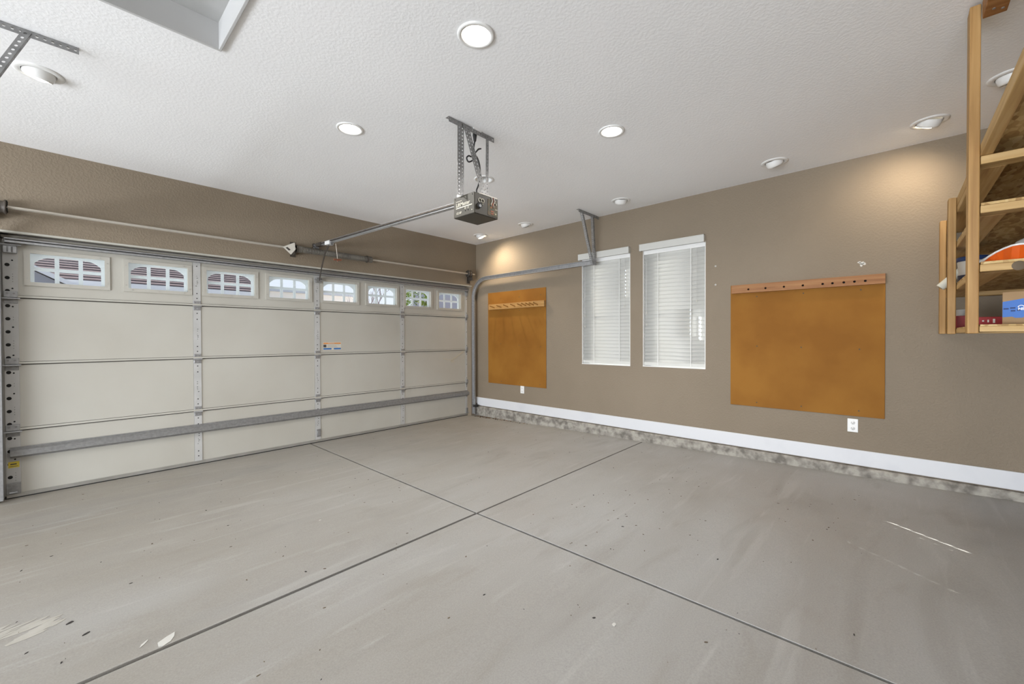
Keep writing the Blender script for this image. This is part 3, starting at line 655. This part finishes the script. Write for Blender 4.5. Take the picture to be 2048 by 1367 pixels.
s = MB(); s.cyl(hb+V((-.042, 0, .002)), hb+V((.042, 0, .006)), .0095, M_HANDLE, 10); s.cyl(hb+V((0, 0, -.016)), hb+V((0, 0, .014)), .007, M_HANDLE, 8); lab(s.build('pull_handle', rc), 'red brown pull handle')

# opener hanger of perforated angle
oh = thing('opener_hanger', 'perforated steel angle bracket fixing the opener box to the ceiling', 'bracket', (-2.6, -2.92, H))
s = MB(); angle_bar(s, (-2.822, -2.925, H-.001), (-2.384, -2.925, H-.001), (0, 1, 0), (0, 0, -1), .036, .026, .0062); s.build('ceiling_angle', oh, solid=.0022)
s = MB(); angle_bar(s, (-2.716, -2.929, H-.006), (-2.720, -2.929, BZ1-.002), (-1, 0, 0), (0, 1, 0), .032, .026, .006, M_PERF); perforated(s, (-2.716, -2.929, H-.006), (-2.720, -2.929, BZ1-.002), (1, 0, 0), .026, .026, .006, M_PERF); s.build('leg', oh, solid=.0022)
s = MB(); angle_bar(s, (-2.444, -2.929, H-.006), (-2.450, -2.929, BZ1+.0), (-1, 0, 0), (0, 1, 0), .028, .026, .006, M_PERF); s.build('leg', oh, solid=.0022)
s = MB(); angle_bar(s, (-2.675, -2.936, H-.022), (-2.488, -2.936, BZ1+.03), (1, 0, -.0), (-1, 0, 0), .028, .026, .006, M_PERF); s.build('brace', oh, solid=.0022)
s = MB(); s.box((-2.70, -2.93, BZ1), (-2.655, -2.86, BZ1+.004), M_GALV); s.box((-2.70, -2.93, BZ1), (-2.696, -2.86, BZ1+.022), M_GALV); s.build('foot_bracket', oh); MB().box((-2.53, -2.95, BZ1), (-2.45, -2.90, BZ1+.005), M_GALVD).build('foot_bracket', oh)
# power cord
pc = thing('power_cord', 'black power cord looping from the ceiling socket down to the opener box', 'cord', (-2.56, -2.90, 2.40))
def smooth_pts(p, n=6):
    p = [V(q) for q in p]; out = []
    for i in range(len(p)-1):
        a, b, c, d_ = p[max(i-1, 0)], p[i], p[i+1], p[min(i+2, len(p)-1)]
        for k in range(n):
            t = k/n; out.append(.5*((2*b)+(c-a)*t+(2*a-5*b+4*c-d_)*t*t+(3*b-a-3*c+d_)*t**3))
    return out+[p[-1]]
s = MB(); s.tube(smooth_pts([(-2.560, -2.90, 2.735), (-2.566, -2.895, 2.68), (-2.575, -2.90, 2.628), (-2.60, -2.905, 2.606), (-2.628, -2.91, 2.602), (-2.648, -2.91, 2.58), (-2.635, -2.915, 2.555), (-2.60, -2.92, 2.575), (-2.565, -2.912, 2.622), (-2.525, -2.90, 2.605), (-2.508, -2.90, 2.55), (-2.515, -2.905, 2.47), (-2.535, -2.91, 2.41), (-2.562, -2.92, 2.36), (-2.555, -2.94, 2.315), (-2.52, -2.965, BZ1+.018), (-2.47, -3.00, BZ1+.012)]), .0055, M_BLACKCORD, 8)
s.tube(smooth_pts([(-2.585, -2.905, 2.612), (-2.55, -2.90, 2.655), (-2.515, -2.893, 2.69), (-2.488, -2.89, 2.705), (-2.52, -2.895, 2.69), (-2.555, -2.90, 2.648)]), .005, M_BLACKCORD, 8); s.build('cable', pc)
s = MB(); s.lathe([(.006, -.045), (.010, -.040), (.014, -.012), (.016, .0), (.014, .02), (.0, .02)], (-2.559, -2.90, 2.775), (0, 0, 1), M_BLACKCORD, 16); s.build('plug', pc)
s = MB(); s.box((-2.60, -2.935, H-.008), (-2.52, -2.865, H), M_WHITEP); s.build('ceiling_socket', pc)

# ================================================================== blinds
def blind(y0, y1, z0, z1, vy0, vy1, label, cols, marks):
    t = thing('window_blind', label, 'blind', (.03, (y0+y1)/2, z0), 'white slatted blinds in the two side windows')
    a, b = y0+.010, y1-.0072; xc = .034
    s = MB(); s.box((-.052, vy0, 2.284), (-.038, vy1, 2.362), M_BLIND); s.box((-.038, vy0, 2.284), (0, vy0+.010, 2.362), M_BLIND); s.box((-.038, vy1-.010, 2.284), (0, vy1, 2.362), M_BLIND); s.box((-.054, vy0, 2.350), (-.036, vy1, 2.362), M_BLIND)
    s.build('valance', t, bevel=.003)
    s = MB(); s.box((.012, a, 2.245), (.062, b, 2.292), M_WHITEP); s.build('headrail', t)
    pitch = .0435; th = R_(76); ca, sa = cos(th), sin(th); wd = .062; z = z1-.075; s = MB()
    while z > z0+.045:
        mk = [(y_, .0042 if hw < .02 else .0085, hw) for (y_, za, zb, hw) in marks if za < z < zb]  # slots cut in chosen slats so the sun draws streaks on the floor
        cuts = sorted(mk); ys = [a]
        for y_, hy, hw in cuts: ys += [y_-hy, y_+hy]
        ys.append(b)
        h = wd/2; K = .006
        P = lambda y, q: V((xc+q*ca+K*(1-(q/h)**2)-K*.5, y, z+q*sa))      # outer edge up, room edge down, slightly dished
        def strip(ya, yb, q0, q1, m=6):
            qs = [q0+(q1-q0)*k/m for k in range(m+1)]
            s.add([P(ya, q) for q in qs]+[P(yb, q) for q in qs], [(k, m+1+k, m+2+k, k+1) for k in range(m)], M_BLIND, True)
        for i in range(0, len(ys)-1):
            if i % 2 == 0: strip(ys[i], ys[i+1], -h, h)
            else:
                hw = cuts[i//2][2]; strip(ys[i], ys[i+1], -h, -hw, 2); strip(ys[i], ys[i+1], hw, h, 2)
        z -= pitch
    s.build('slats', t, solid=.0026)
    MB().box((.016, a, z0+.012), (.060, b, z0+.052), M_BLIND).build('bottom_rail', t, bevel=.003)
    for yc_ in cols:
        s = MB(); s.box((xc-.0145-.010, yc_-.003, z0+.02), (xc-.0145-.0075, yc_+.003, 2.26), M_WHITEP); s.build('ladder_cord', t)
    for dz, dy in ((.62, .035), (.48, .035), (.72, .60), (.48, .58)):
        if abs(dz-.48) < .01 and dy > .1: continue
        yy = b-dy; s = MB(); s.cyl((.006, yy, z0+dz), (.006, yy, z0+dz+.022), .0045, M_LABEL, 8, r1=.003); s.tube([(.007, yy, z0+dz+.02), (.010, yy+.004, z0+dz+.25), (.012, yy, 2.25)], .0010, M_WHITEP, 5); s.build('pull_cord', t)
blind(W1[0], W1[1], W1[2], W1[3], -2.852, -2.133, 'white slatted window blind on the left, partly behind the track hanger', (-2.338, -2.699), [(-2.765, 1.78, 2.12, .009)])
blind(W2[0], W2[1], W2[2], W2[3], -3.711, -2.986, 'white slatted window blind on the right, nearer the drilled hardboard', (-3.187, -3.557), [(-3.540, 1.28, 1.60, .008), (-3.638, 1.25, 1.50, .0235)])

# ================================================================== hardboards with wooden rails
def board(y0, y1, z0, z1, label, screws):
    t = thing('hardboard_panel', label, 'wall board', (0, (y0+y1)/2, z0))
    MB().box((-.008, y0, z0), (-.0003, y1, z1), M_HARD).build('sheet', t, bevel=.0015, seg=1)
    for y, z in screws: MB().cyl((-.0095, y, z), (-.007, y, z), .0055, M_INK, 10).build('screw', t)
    return t
board(-1.567, -.388, .556, 1.990, 'orange brown hardboard on the wall nearest the garage door, under the dowel rack', [(-.678, 1.885), (-1.06, 1.885), (-1.474, 1.89), (-.677, 1.684), (-1.064, 1.686), (-1.469, 1.688), (-.67, 1.182), (-1.057, 1.162), (-1.471, 1.146), (-.679, .597), (-1.063, .597), (-1.456, .601)])
board(-5.137, -3.960, .588, 1.800, 'larger looking orange brown hardboard right of the windows, under the drilled rail', [(-4.196, 1.673), (-4.574, 1.677), (-4.98, 1.676), (-4.198, 1.185), (-4.559, 1.178), (-4.973, 1.167), (-4.197, .63), (-4.561, .632), (-4.971, .637)])
PEGY = [-.523, -.672, -.817, -.965, -1.101, -1.184, -1.261, -1.33, -1.408]
PEGY = [-5.2+.9901*(y+5.2) for y in PEGY]
pr = thing('peg_rack', 'pale pine rail with nine slanted dowel pegs on the left hardboard', 'peg rack', (-.03, -.97, 1.72))
MB().box((-.046, -1.563, 1.718), (-.0085, -.440, 1.803), M_BATTENL).build('rail', pr, bevel=.003)
for y in PEGY: MB().cyl((-.040, y, 1.745), (-.156, y, 1.774), .0085, M_DOWEL, 12).build('peg', pr)
dr_ = thing('drilled_rail', 'honey coloured pine rail with nine empty drilled holes atop the right hardboard', 'wooden rail', (-.03, -4.55, 1.715))
s = MB(); flat_with_holes([rect(-5.137, 1.714, -3.978, 1.795)]+[circle(-5.2+.9901*(y+5.2), 1.7458, .0095, 14) for y in (-4.119, -4.268, -4.42, -4.568, -4.716, -4.786, -4.865, -4.937, -5.009)], .038, lambda x, y, z: (-.027+z, x, y), M_BATTEN, s); s.build('rail', dr_)
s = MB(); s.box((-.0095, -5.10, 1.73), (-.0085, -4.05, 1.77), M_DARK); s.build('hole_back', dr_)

# old spackle and screw anchors left in the wall
def wall_dab(name, label, cat, y, z, dabs, mt):
    s = MB()
    for dy, dz, a, b, k in dabs:
        s.prism([(-.0008, y+dy+a*cos(2*pi*i/9)*(1+.25*sin(i*2.3+k)), z+dz+b*sin(2*pi*i/9)*(1+.25*cos(i*1.7+k))) for i in range(9)], (.0009, 0, 0), mt)
    return tag(s.build(name), label, cat)
wall_dab('spackle_patch', 'small white spackle patch on the wall just above the drilled rail', 'wall patch', -4.985, 1.905, [(0, 0, .018, .012, 0), (.016, .008, .012, .008, 1), (-.016, -.008, .012, .010, 2), (.004, -.018, .008, .014, 3)], M_CHIP)
for z, lb in ((2.018, 'upper of two small screw anchors in the wall right of the right blind'), (1.824, 'lower of two small screw anchors in the wall right of the right blind')):
    s = MB(); s.lathe([(0, .0012), (.0042, .0012), (.0042, .003), (.0075, .0022), (.008, 0)], (0, -3.812, z), (-1, 0, 0), M_WHITEP, 12); s.disc((-.0014, -3.812, z), (-1, 0, 0), .004, M_DARK, 10); tag(s.build('wall_anchor'), lb, 'anchor')

# ================================================================== outlets
def outlet(yc, zc, label, w_=.072, h_=.115):
    t = thing('wall_outlet', label, 'outlet', (0, yc, zc-h_/2), 'white outlets low on the right wall')
    MB().box((-.006, yc-w_/2, zc-h_/2), (-.0003, yc+w_/2, zc+h_/2), M_WHITEP).build('cover_plate', t, bevel=.003)
    for q in (-.024, .024):
        s = MB(); s.lathe([(0, .0085), (.0155, .0085), (.0165, .006)], (0, yc, zc+q), (-1, 0, 0), M_WHITEP, 20)
        for dy in (-.006, .006): s.box((-.0092, yc+dy-.0012, zc+q-.002), (-.0086, yc+dy+.0012, zc+q+.007), M_DARK)
        s.cyl((-.0092, yc, zc+q-.008), (-.0084, yc, zc+q-.008), .0024, M_DARK, 8); s.build('receptacle', t)
outlet(-4.931, .506, 'white wall outlet just below the hardboard with the drilled rail')
outlet(-1.113, .502, 'white wall outlet below the hardboard with the dowel pegs')

# ================================================================== hanging timber shelves
PX = [(-1.78, -1.691), (-.78, -.691), (-.085, -.004)]; PY0, PY1 = -5.482, -5.446; YE = -7.15
sh = thing('timber_shelf_unit', 'pine shelf unit hung from the ceiling beside the right wall', 'shelf unit', (-.9, -6.3, 1.288))
MB().box((PX[0][0], PY0, 1.288), (PX[0][1], PY1, H-.012), M_PINEZ).build('post', sh, bevel=.004)
MB().box((PX[1][0], PY0, 1.290), (PX[1][1], PY1, 2.160), M_PINEZ).build('post', sh, bevel=.004)
MB().box((PX[2][0], PY0, 1.294), (PX[2][1], PY1, 2.156), M_PINEZ).build('post', sh, bevel=.004)
for a, b in PX: MB().box((a, YE-.036, 1.29), (b, YE, H-.012 if a < -1 else 2.16), M_PINEZ).build('post', sh, bevel=.004)
MB().box((-3.05, PY0-.040, 2.103), (-.004, PY0-.001, 2.158), M_PINEX).build('loft_beam', sh, bevel=.003)
MB().box((-3.05, YE, 2.159), (-.004, PY0-.010, 2.171), M_OSB).build('loft_deck', sh)
for x in (-2.45, -3.01): MB().box((x, YE, 2.104), (x+.038, PY0-.094, 2.158), M_PINEY).build('loft_joist', sh, bevel=.003)
LV = [(2.064, 2.101, None), (1.840, 1.874, 1.886), (1.572, 1.605, 1.617), (1.296, 1.322, 1.329)]
for k, (z0, z1, zd) in enumerate(LV):
    MB().box((-1.782, YE, z0), (-1.693, PY0-.002, z1), M_PINEY).build('front_rail', sh, bevel=.003)
    MB().box((-.093, YE, z0), (-.004, PY0-.002, z1), M_PINEY).build('back_rail', sh, bevel=.003)
    MB().box((-1.690, PY0-.092, z0), (-.096, PY0-.002, z1), M_PINEX).build('end_rail', sh, bevel=.003)
    if zd: MB().box((-1.782, YE, z1+.0005), (-.004, PY0-.004, zd), M_OSB).build('shelf_board', sh)
MB().box((-2.75, PY0-.075, 2.718), (-1.79, PY0-.002, H-.013), M_BATTEN).build('ceiling_cleat', sh, bevel=.003)
for x, y in ((-1.85, -5.512), (-1.83, -5.540)): MB().cyl((x, y, 2.716), (x, y, 2.7185), .006, M_GALV, 10).build('bolt', sh)
s = MB(); s.lathe([(0, .0), (.020, .0), (.021, -.0005)], (-1.7825, -5.598, 1.587), (-1, 0, 0), mat('knot', (.12, .085, .05), .7), 16); s.build('knot', sh)

# things on the shelves
def at_sled(y):            # rim height, half depth
    t = min(1., max(0., (-5.502-y)/.10)); return .012+.058*math.sin(t*pi/2)**.8
sd = thing('orange_tub', 'ribbed orange plastic tub with a white rim on the second shelf from the bottom', 'tub', (-1.55, -5.9, 1.6175))
s = MB(); rim_f, rim_b = [], []; n = 40; zb = 1.618; vs = []
for i in range(n+1):
    y = -5.502-(.85*i/n)*1.0; hgt = at_sled(y); rib = .004*(1 if (i//2) % 2 else -1)
    wv = .03+.105*min(1., (i/n)*9)
    xm_ = -1.585; a = V((xm_-wv-.008+rib, y, zb+hgt)); b = V((xm_+wv+.008, y, zb+hgt)); a0 = V((xm_-wv+.02+rib, y-.0, zb)); b0 = V((xm_+wv-.02, y, zb))
    vs += [a, a0, b0, b]; rim_f.append(a); rim_b.append(b)
fs = [(i*4+k, i*4+k+1, (i+1)*4+k+1, (i+1)*4+k) for i in range(n) for k in range(3)]+[(0, 1, 2, 3), tuple(n*4+k for k in (3, 2, 1, 0))]
s.add(vs, fs, M_ORANGEP); s.build('body', sd, solid=.002)
s = MB(); s.tube(rim_f+list(reversed(rim_b)), .0045, M_WHITEP, 8); lab(s.build('rim', sd), 'white rim')
def blob(name, c, rx, ry, rz, mt, seed, label, cat, amp=.35, flat=None):
    rnd = random.Random(seed); bm = bmesh.new(); bmesh.ops.create_icosphere(bm, subdivisions=3, radius=1.0)
    ph = [(rnd.uniform(-4, 4), rnd.uniform(-4, 4), rnd.uniform(-4, 4), rnd.uniform(0, 6)) for _ in range(9)]
    for v in bm.verts:
        p = v.co; k = 1+amp*sum(math.sin(a*p.x+b*p.y+c_*p.z+d_) for a, b, c_, d_ in ph)/9*1.6
        v.co = V((p.x*rx*k, p.y*ry*k, max(p.z, -.55)*rz*k))
    mn = min(v.co.z for v in bm.verts)
    for v in bm.verts: v.co.z -= mn
    me = bpy.data.meshes.new(name); bm.to_mesh(me); bm.free(); me.materials.append(mt)
    for p in me.polygons: p.use_smooth = True
    o = bpy.data.objects.new(name, me); COL.objects.link(o); o.location = c; return tag(o, label, cat)
blob('plastic_bag', (-1.60, -5.665, 1.6205), .10, .085, .062, M_BAG, 4, 'crumpled clear plastic bag bulging out of the orange tub', 'bag')
blob('plastic_bag', (-1.40, -5.535, 1.6180), .055, .045, .040, M_BAG, 9, 'small crumpled clear plastic bag behind the pointed end of the orange tub', 'bag')

# cardboard box, turned slightly
bxn = V((-.955, .295, 0)).normalized(); bxr = V((-bxn.y, bxn.x, 0)); zb = 1.3295
bc = V((-1.655, -5.567, zb)); L, D, Hh = .30, .22, .152
cbx = thing('cardboard_box', 'brown cardboard box with a blue printed band on the lowest shelf', 'box', tuple(bc+bxr*L/2-bxn*D/2))
s = MB(); s.obox(bc+bxr*L/2-bxn*D/2+V((0, 0, Hh/2)), bxr*L/2, bxn*D/2, V((0, 0, Hh/2)), M_CARD); s.build('carton', cbx, bevel=.002, seg=1)
F = lambda u, v, e=.0006: bc+bxr*u+bxn*e+V((0, 0, v))
s = MB(); s.add([F(.001, .034), F(.03, .036), (F(.04, .030)), F(.06, .030), F(.07, .036), F(L-.001, .036), F(L-.001, .122), F(.075, .112), F(.062, .118), F(.045, .114), F(.001, .106)], [tuple(range(11))], M_BLUEBAND := mat('blue_band', (.05, .16, .50), .6))
for u, v, w_ in ((.004, .070, .016), (.024, .073, .016), (.026, .060, .014), (.045, .062, .010)): s.add([F(u, v, .0010), F(u+w_, v, .0010), F(u+w_, v+.006, .0010), F(u, v+.006, .0010)], [(0, 1, 2, 3)], mat('navy_print', (.01, .03, .12), .6))
text_into(s, 'NEW', .015, lambda x, y, z: F(.048+x, .066+y, .0012+z), M_WHITEP, .0003, bold=.0005)
arc = [F(.048+.009+.010*cos(a), .079+.009*sin(a), .0012) for a in [pi*k/10 for k in range(11)]]; arc2 = [F(.048+.009+.0075*cos(a), .079+.0065*sin(a), .0012) for a in [pi*k/10 for k in range(11)]]
s.add(arc+arc2, [(i, i+1, 12+i, 11+i) for i in range(10)], M_WHITEP)
lab(s.build('printed_band', cbx, fixn=False), 'blue band with white lettering')
# red cartons, tin, bottle, bucket, roll
def carton(x0, x1, y0, y1, z0, h, mt, label, stripe=None):
    t = thing('carton', label, 'carton', ((x0+x1)/2, (y0+y1)/2, z0)); MB().box((x0, y0, z0), (x1, y1, z0+h), mt).build('body', t, bevel=.002, seg=1)
    if stripe:
        s = MB()
        for (a, b, c, d_) in stripe: s.box((x0-.0008, a, z0+c), (x0, b, z0+d_), M_LABEL)
        s.build('print', t)
carton(-1.20, -1.02, -5.660, -5.520, 1.3295, .052, M_RED, 'low dark red carton on the lowest shelf just right of the front post', [(-5.558, -5.551, .026, .034), (-5.576, -5.570, .022, .036), (-5.598, -5.590, .018, .040)])
carton(-.66, -.52, -5.548, -5.492, 1.3295, .080, M_RED, 'small red carton with a pale end on the lowest shelf behind the second post', [(-5.546, -5.532, .006, .076)])
carton(-1.19, -1.04, -5.690, -5.664, 1.3295, .050, M_RUBBER, 'small black carton between the red carton and the cardboard box')
s = MB(); s.lathe([(0, 0), (.045, 0), (.045, .125), (.047, .128), (.043, .130), (0, .130)], (-.42, -5.555, 1.3295), (0, 0, 1), mat('tin_grey', (.42, .42, .41), .4, .3), 26); tag(s.build('tin_can'), 'grey tin can on the lowest shelf behind the small red carton', 'tin')
s = MB(); s.lathe([(0, 0), (.026, 0), (.028, .004), (.028, .045), (.020, .056), (.012, .060), (.012, .070), (0, .070)], (-.22, -5.516, 1.3295), (0, 0, 1), M_LABEL, 22); tag(s.build('bottle'), 'small cream bottle on the lowest shelf between the two rear posts', 'bottle')
bk = thing('paint_bucket', 'white bucket with a dark blue lid on the second shelf from the bottom', 'bucket', (-.58, -5.575, 1.6175))
s = MB(); s.lathe([(0, 0), (.062, 0), (.075, .150)], (-.58, -5.575, 1.6175), (0, 0, 1), M_LABEL, 28); s.lathe([(.0715, .060), (.0725, .060), (.068, .010), (.066, .010)], (-.58, -5.575, 1.6175), (0, 0, 1), mat('navy_band', (.015, .02, .05), .5), 28); s.build('pail', bk)
s = MB(); s.lathe([(.075, .150), (.079, .150), (.079, .176), (.074, .180), (0, .180)], (-.58, -5.575, 1.6175), (0, 0, 1), mat('navy_lid', (.02, .05, .16), .4), 28); lab(s.build('lid', bk), 'dark blue lid')
rl_ = thing('paper_roll', 'white paper roll leaning out between the two rear shelf posts', 'paper roll', (-.40, -5.47, 1.618))
p0, p1 = V((-.40, -5.60, 1.800)), V((-.40, -5.432, 1.622)); s = MB(); s.cyl(p0, p1, .026, mat('roll_paper', (.66, .65, .56), .8), 28); s.build('roll', rl_)
s = MB(); dd = (p1-p0).normalized(); s.cyl(p1, p1+dd*.002, .012, mat('roll_core', (.25, .18, .10), .8), 18); s.build('core', rl_)

# ================================================================== bits on the floor
def flake(mb, x, y, sx, sy, rot, mt, h=.0012, rnd=random):
    z = fz(y)+.0004; n = 7; pts = []
    for k in range(n):
        a = 2*pi*k/n; q = rnd.uniform(.65, 1.1); px, py = cos(a)*sx*q, sin(a)*sy*q
        pts.append(V((x+px*cos(rot)-py*sin(rot), y+px*sin(rot)+py*cos(rot), 0)))
    pts = [V((p.x, p.y, fz(p.y)+.0005)) for p in pts]
    mb.prism(pts, (0, 0, h), mt)
M_DEB = mat('dry_debris', (.10, .075, .05), .9, c2=(.20, .15, .10), scale=30); M_DEB2 = mat('dark_debris', (.035, .03, .028), .9)
rnd = random.Random(21); s = MB()
for i in range(330):
    y = rnd.uniform(-5.1, -.2); x = rnd.uniform(-4.9, -.1)
    L_ = rnd.choice((.0025, .003, .004, .005, .008)); flake(s, x, y, L_, L_*rnd.uniform(.25, .6), rnd.uniform(0, pi), rnd.choice((M_DEB, M_DEB, M_DEB2)), .0015, rnd)
for i in range(26): flake(s, rnd.gauss(-2.0, .35), rnd.gauss(-3.9, .25), .007, .003, rnd.uniform(0, pi), M_DEB, .0015, rnd)
tag(s.build('floor_debris', origin=(-2.5, -2.6, fz(-2.6))), 'scattered tiny dark crumbs and twigs over the concrete floor', 'debris', kind='stuff')
s = MB()
for i in range(170):
    y = -.16-abs(rnd.gauss(0, .42)); x = -.055-abs(rnd.gauss(0, .035)); flake(s, x, y, rnd.uniform(.006, .014), rnd.uniform(.003, .007), rnd.uniform(0, pi), rnd.choice((M_DEB, M_DEB2, mat('rust_leaf', (.20, .10, .045), .9))), rnd.uniform(.002, .006), rnd)
tag(s.build('leaf_litter', origin=(-.08, -.5, fz(-.5))), 'brown leaf litter along the foot of the curb by the garage door', 'leaves', kind='stuff')
CH = [(-3.089, -4.338, .014, .008, .4, 'small white paint chip on the open slab in the foreground, left of the long joint', M_CHIP), (-4.373, -3.030, .050, .026, .9, 'largest white paint flake, beside the floor joint at lower left', M_CHIP),
      (-4.440, -2.985, .026, .005, .9, 'thin white paint sliver left of the largest flake by the joint', M_CHIP), (-3.474, -2.331, .010, .006, .2, 'tiny white fleck on the slab in front of the garage door', M_CHIP),
      (-4.595, -2.722, .020, .007, .6, 'dark dry leaf at lower left in front of the floor joint', M_DEB2), (-4.639, -2.569, .016, .009, .5, 'black speck of dirt at lower left behind the dry leaf', M_DEB2)]
for x, y, a, b, r_, lb, mt in CH:
    s = MB(); flake(s, x, y, a, b, r_, mt, .0018, rnd); tag(s.build('paint_chip' if mt is M_CHIP else 'dry_leaf'), lb, 'paint chip' if mt is M_CHIP else 'leaf')
s = MB(); M_SPILL = mat('spilled_paint', (.40, .38, .335), .85, c2=(.45, .43, .385), scale=12)
for cx_, cy_, sp_x, sp_y, cnt in ((-4.82, -2.47, .10, .055, 40),):
    for _ in range(cnt): flake(s, cx_+rnd.gauss(0, sp_x), cy_+rnd.gauss(0, sp_y), rnd.uniform(.02, .075), rnd.uniform(.006, .018), rnd.uniform(.1, .6), M_SPILL, rnd.uniform(.0003, .0007), rnd)
tag(s.build('plaster_stain'), 'pale dried plaster smear on the floor at the lower left edge', 'stain')

# ================================================================== outside
M_DRIVE = mat('driveway_concrete', (.33, .325, .32), .9, c2=(.38, .375, .37), scale=.8, spec=0.)
struct(MB().add([(-60, .24, -.03), (60, .24, -.03), (60, 80, -.30), (-60, 80, -.30)], [(0, 1, 2, 3)], M_DRIVE).add([(.14, -30, -.05), (60, -30, -.05), (60, .24, -.05), (.14, .24, -.05)], [(0, 1, 2, 3)], M_DRIVE).build('ground', origin=(0, 0, 0)), 'pale driveway outside the garage')
ev = MB(); ev.box((-10.0, .142, 2.62), (.55, 1.45, 2.74), M_CASING); struct(ev.build('trim_3', origin=(0, 0, 0)), 'front roof overhang outside above the garage door')
M_TILE = mat('clay_tile', (.115, .092, .094), .8, c2=(.145, .118, .12), scale=1.5, spec=0.); M_STUC = mat('grey_stucco', (.22, .225, .25), .9, spec=0.); M_CREAMW = mat('cream_stucco', (.92, .84, .74), .9, spec=0.); M_FASC = mat('white_fascia', (.52, .52, .53), .6)
def roof_slope(mb, x0, x1, y0, z0, y1, z1, n, mt):
    for i in range(n):
        ya, za = y0+(y1-y0)*i/n, z0+(z1-z0)*i/n; yb_, zb_ = y0+(y1-y0)*(i+1)/n, z0+(z1-z0)*(i+1)/n
        mb.add([(x0, ya, za+.045), (x1, ya, za+.045), (x1, yb_+.05, zb_+.012), (x0, yb_+.05, zb_+.012), (x0, ya, za-.02), (x1, ya, za-.02)], [(0, 1, 2, 3), (4, 5, 1, 0)], mt)
h1 = thing('neighbour_house', 'neighbouring house with brown tile roof seen through the three left door windows', 'house', (-2, 22, -.1))
MB().box((-12, 18.3, -.2), (1.9, 26, 3.35), M_STUC).build('wall', h1)
s = MB(); roof_slope(s, -12.5, 2.3, 17.7, 3.55, 25.7, 6.45, 20, M_TILE); s.build('roof', h1, fixn=False)
MB().box((-12.5, 17.62, 3.30), (2.3, 17.72, 3.52), M_FASC).build('fascia', h1)
s = MB(); s.prism([(-8.4, 16.2, -.2), (-4.3, 16.2, -.2), (-4.3, 16.2, 3.0), (-8.4, 16.2, 5.4)], (0, 2.1, 0), M_STUC); s.build('gable', h1)
s = MB(); s.prism([(-8.6, 16.1, 5.50), (-3.55, 16.1, 2.62), (-3.55, 16.1, 2.78), (-8.6, 16.1, 5.68)], (0, 2.4, 0), M_FASC); s.build('barge_board', h1)
h2 = thing('neighbour_house', 'cream house wall seen through the middle door windows', 'house', (6, 30, -.1))
MB().box((3.4, 26, -.2), (11.5, 34, 4.5), M_CREAMW).build('wall', h2)
s = MB(); s.box((3.2, 25.8, 4.5), (11.7, 34.2, 4.7), M_FASC); s.build('fascia', h2)
h3 = thing('neighbour_house', 'grey house seen through the rightmost door window', 'house', (17, 24, -.1))
MB().box((12.9, 18, -.2), (22, 21, 6.5), mat('mauve_stucco', (.34, .33, .36), .9)).build('wall', h3); MB().box((12.6, 17.8, 6.5), (22.3, 21.2, 6.7), M_FASC).build('fascia', h3)
def bare_tree(x, y, hgt, label, seed):
    r = random.Random(seed); s = MB()
    def br(p, d, L_, rad, lv):
        q = p+d*L_; s.tube([p, (p+q)/2+V((r.uniform(-.03, .03), 0, 0))*L_, q], [rad, rad*.85, rad*.7], M_BARK, 6)
        if lv:
            for _ in range(4):
                dd = (d+V((r.uniform(-.7, .7), r.uniform(-.5, .5), r.uniform(-.1, .5)))).normalized(); br(p+d*L_*r.uniform(.45, 1), dd, L_*r.uniform(.55, .8), rad*.55, lv-1)
    br(V((x, y, -.15)), V((0, 0, 1)), hgt*.36, .07, 4); tag(s.build('bare_tree', origin=(x, y, -.15)), label, 'tree')
M_BARK = mat('bark', (.30, .25, .25), .9)
bare_tree(7.4, 16.5, 6.0, 'leafless tree seen through the sixth door window from the left', 5)
bare_tree(5.0, 13.0, 4.6, 'leafless slender tree seen through the fifth door window from the left', 11)
tr = thing('green_tree', 'yellow green tree seen through the seventh door window from the left', 'tree', (9.6, 15.5, -.15))
MB().cyl((9.6, 15.5, -.2), (9.6, 15.5, 2.4), .12, M_BARK, 10).build('trunk', tr)
s = MB(); r = random.Random(2); M_LEAF = mat('leaf_green', (.16, .24, .03), .7, c2=(.30, .36, .06), scale=3)
for i in range(1400):
    a, b, q = r.uniform(0, 2*pi), r.uniform(-1, 1), r.uniform(.5, 1)**.5
    c = V((9.65+1.05*q*cos(a)*math.sqrt(1-b*b), 15.5+1.2*q*sin(a)*math.sqrt(1-b*b), 3.2+1.9*q*b)); u = V((r.uniform(-1, 1), r.uniform(-1, 1), r.uniform(-1, 1))).normalized(); v = u.orthogonal().normalized()
    s.add([c-u*.13, c+v*.06, c+u*.13, c-v*.06], [(0, 1, 2, 3)], M_LEAF)
s.build('crown', tr, fixn=False)
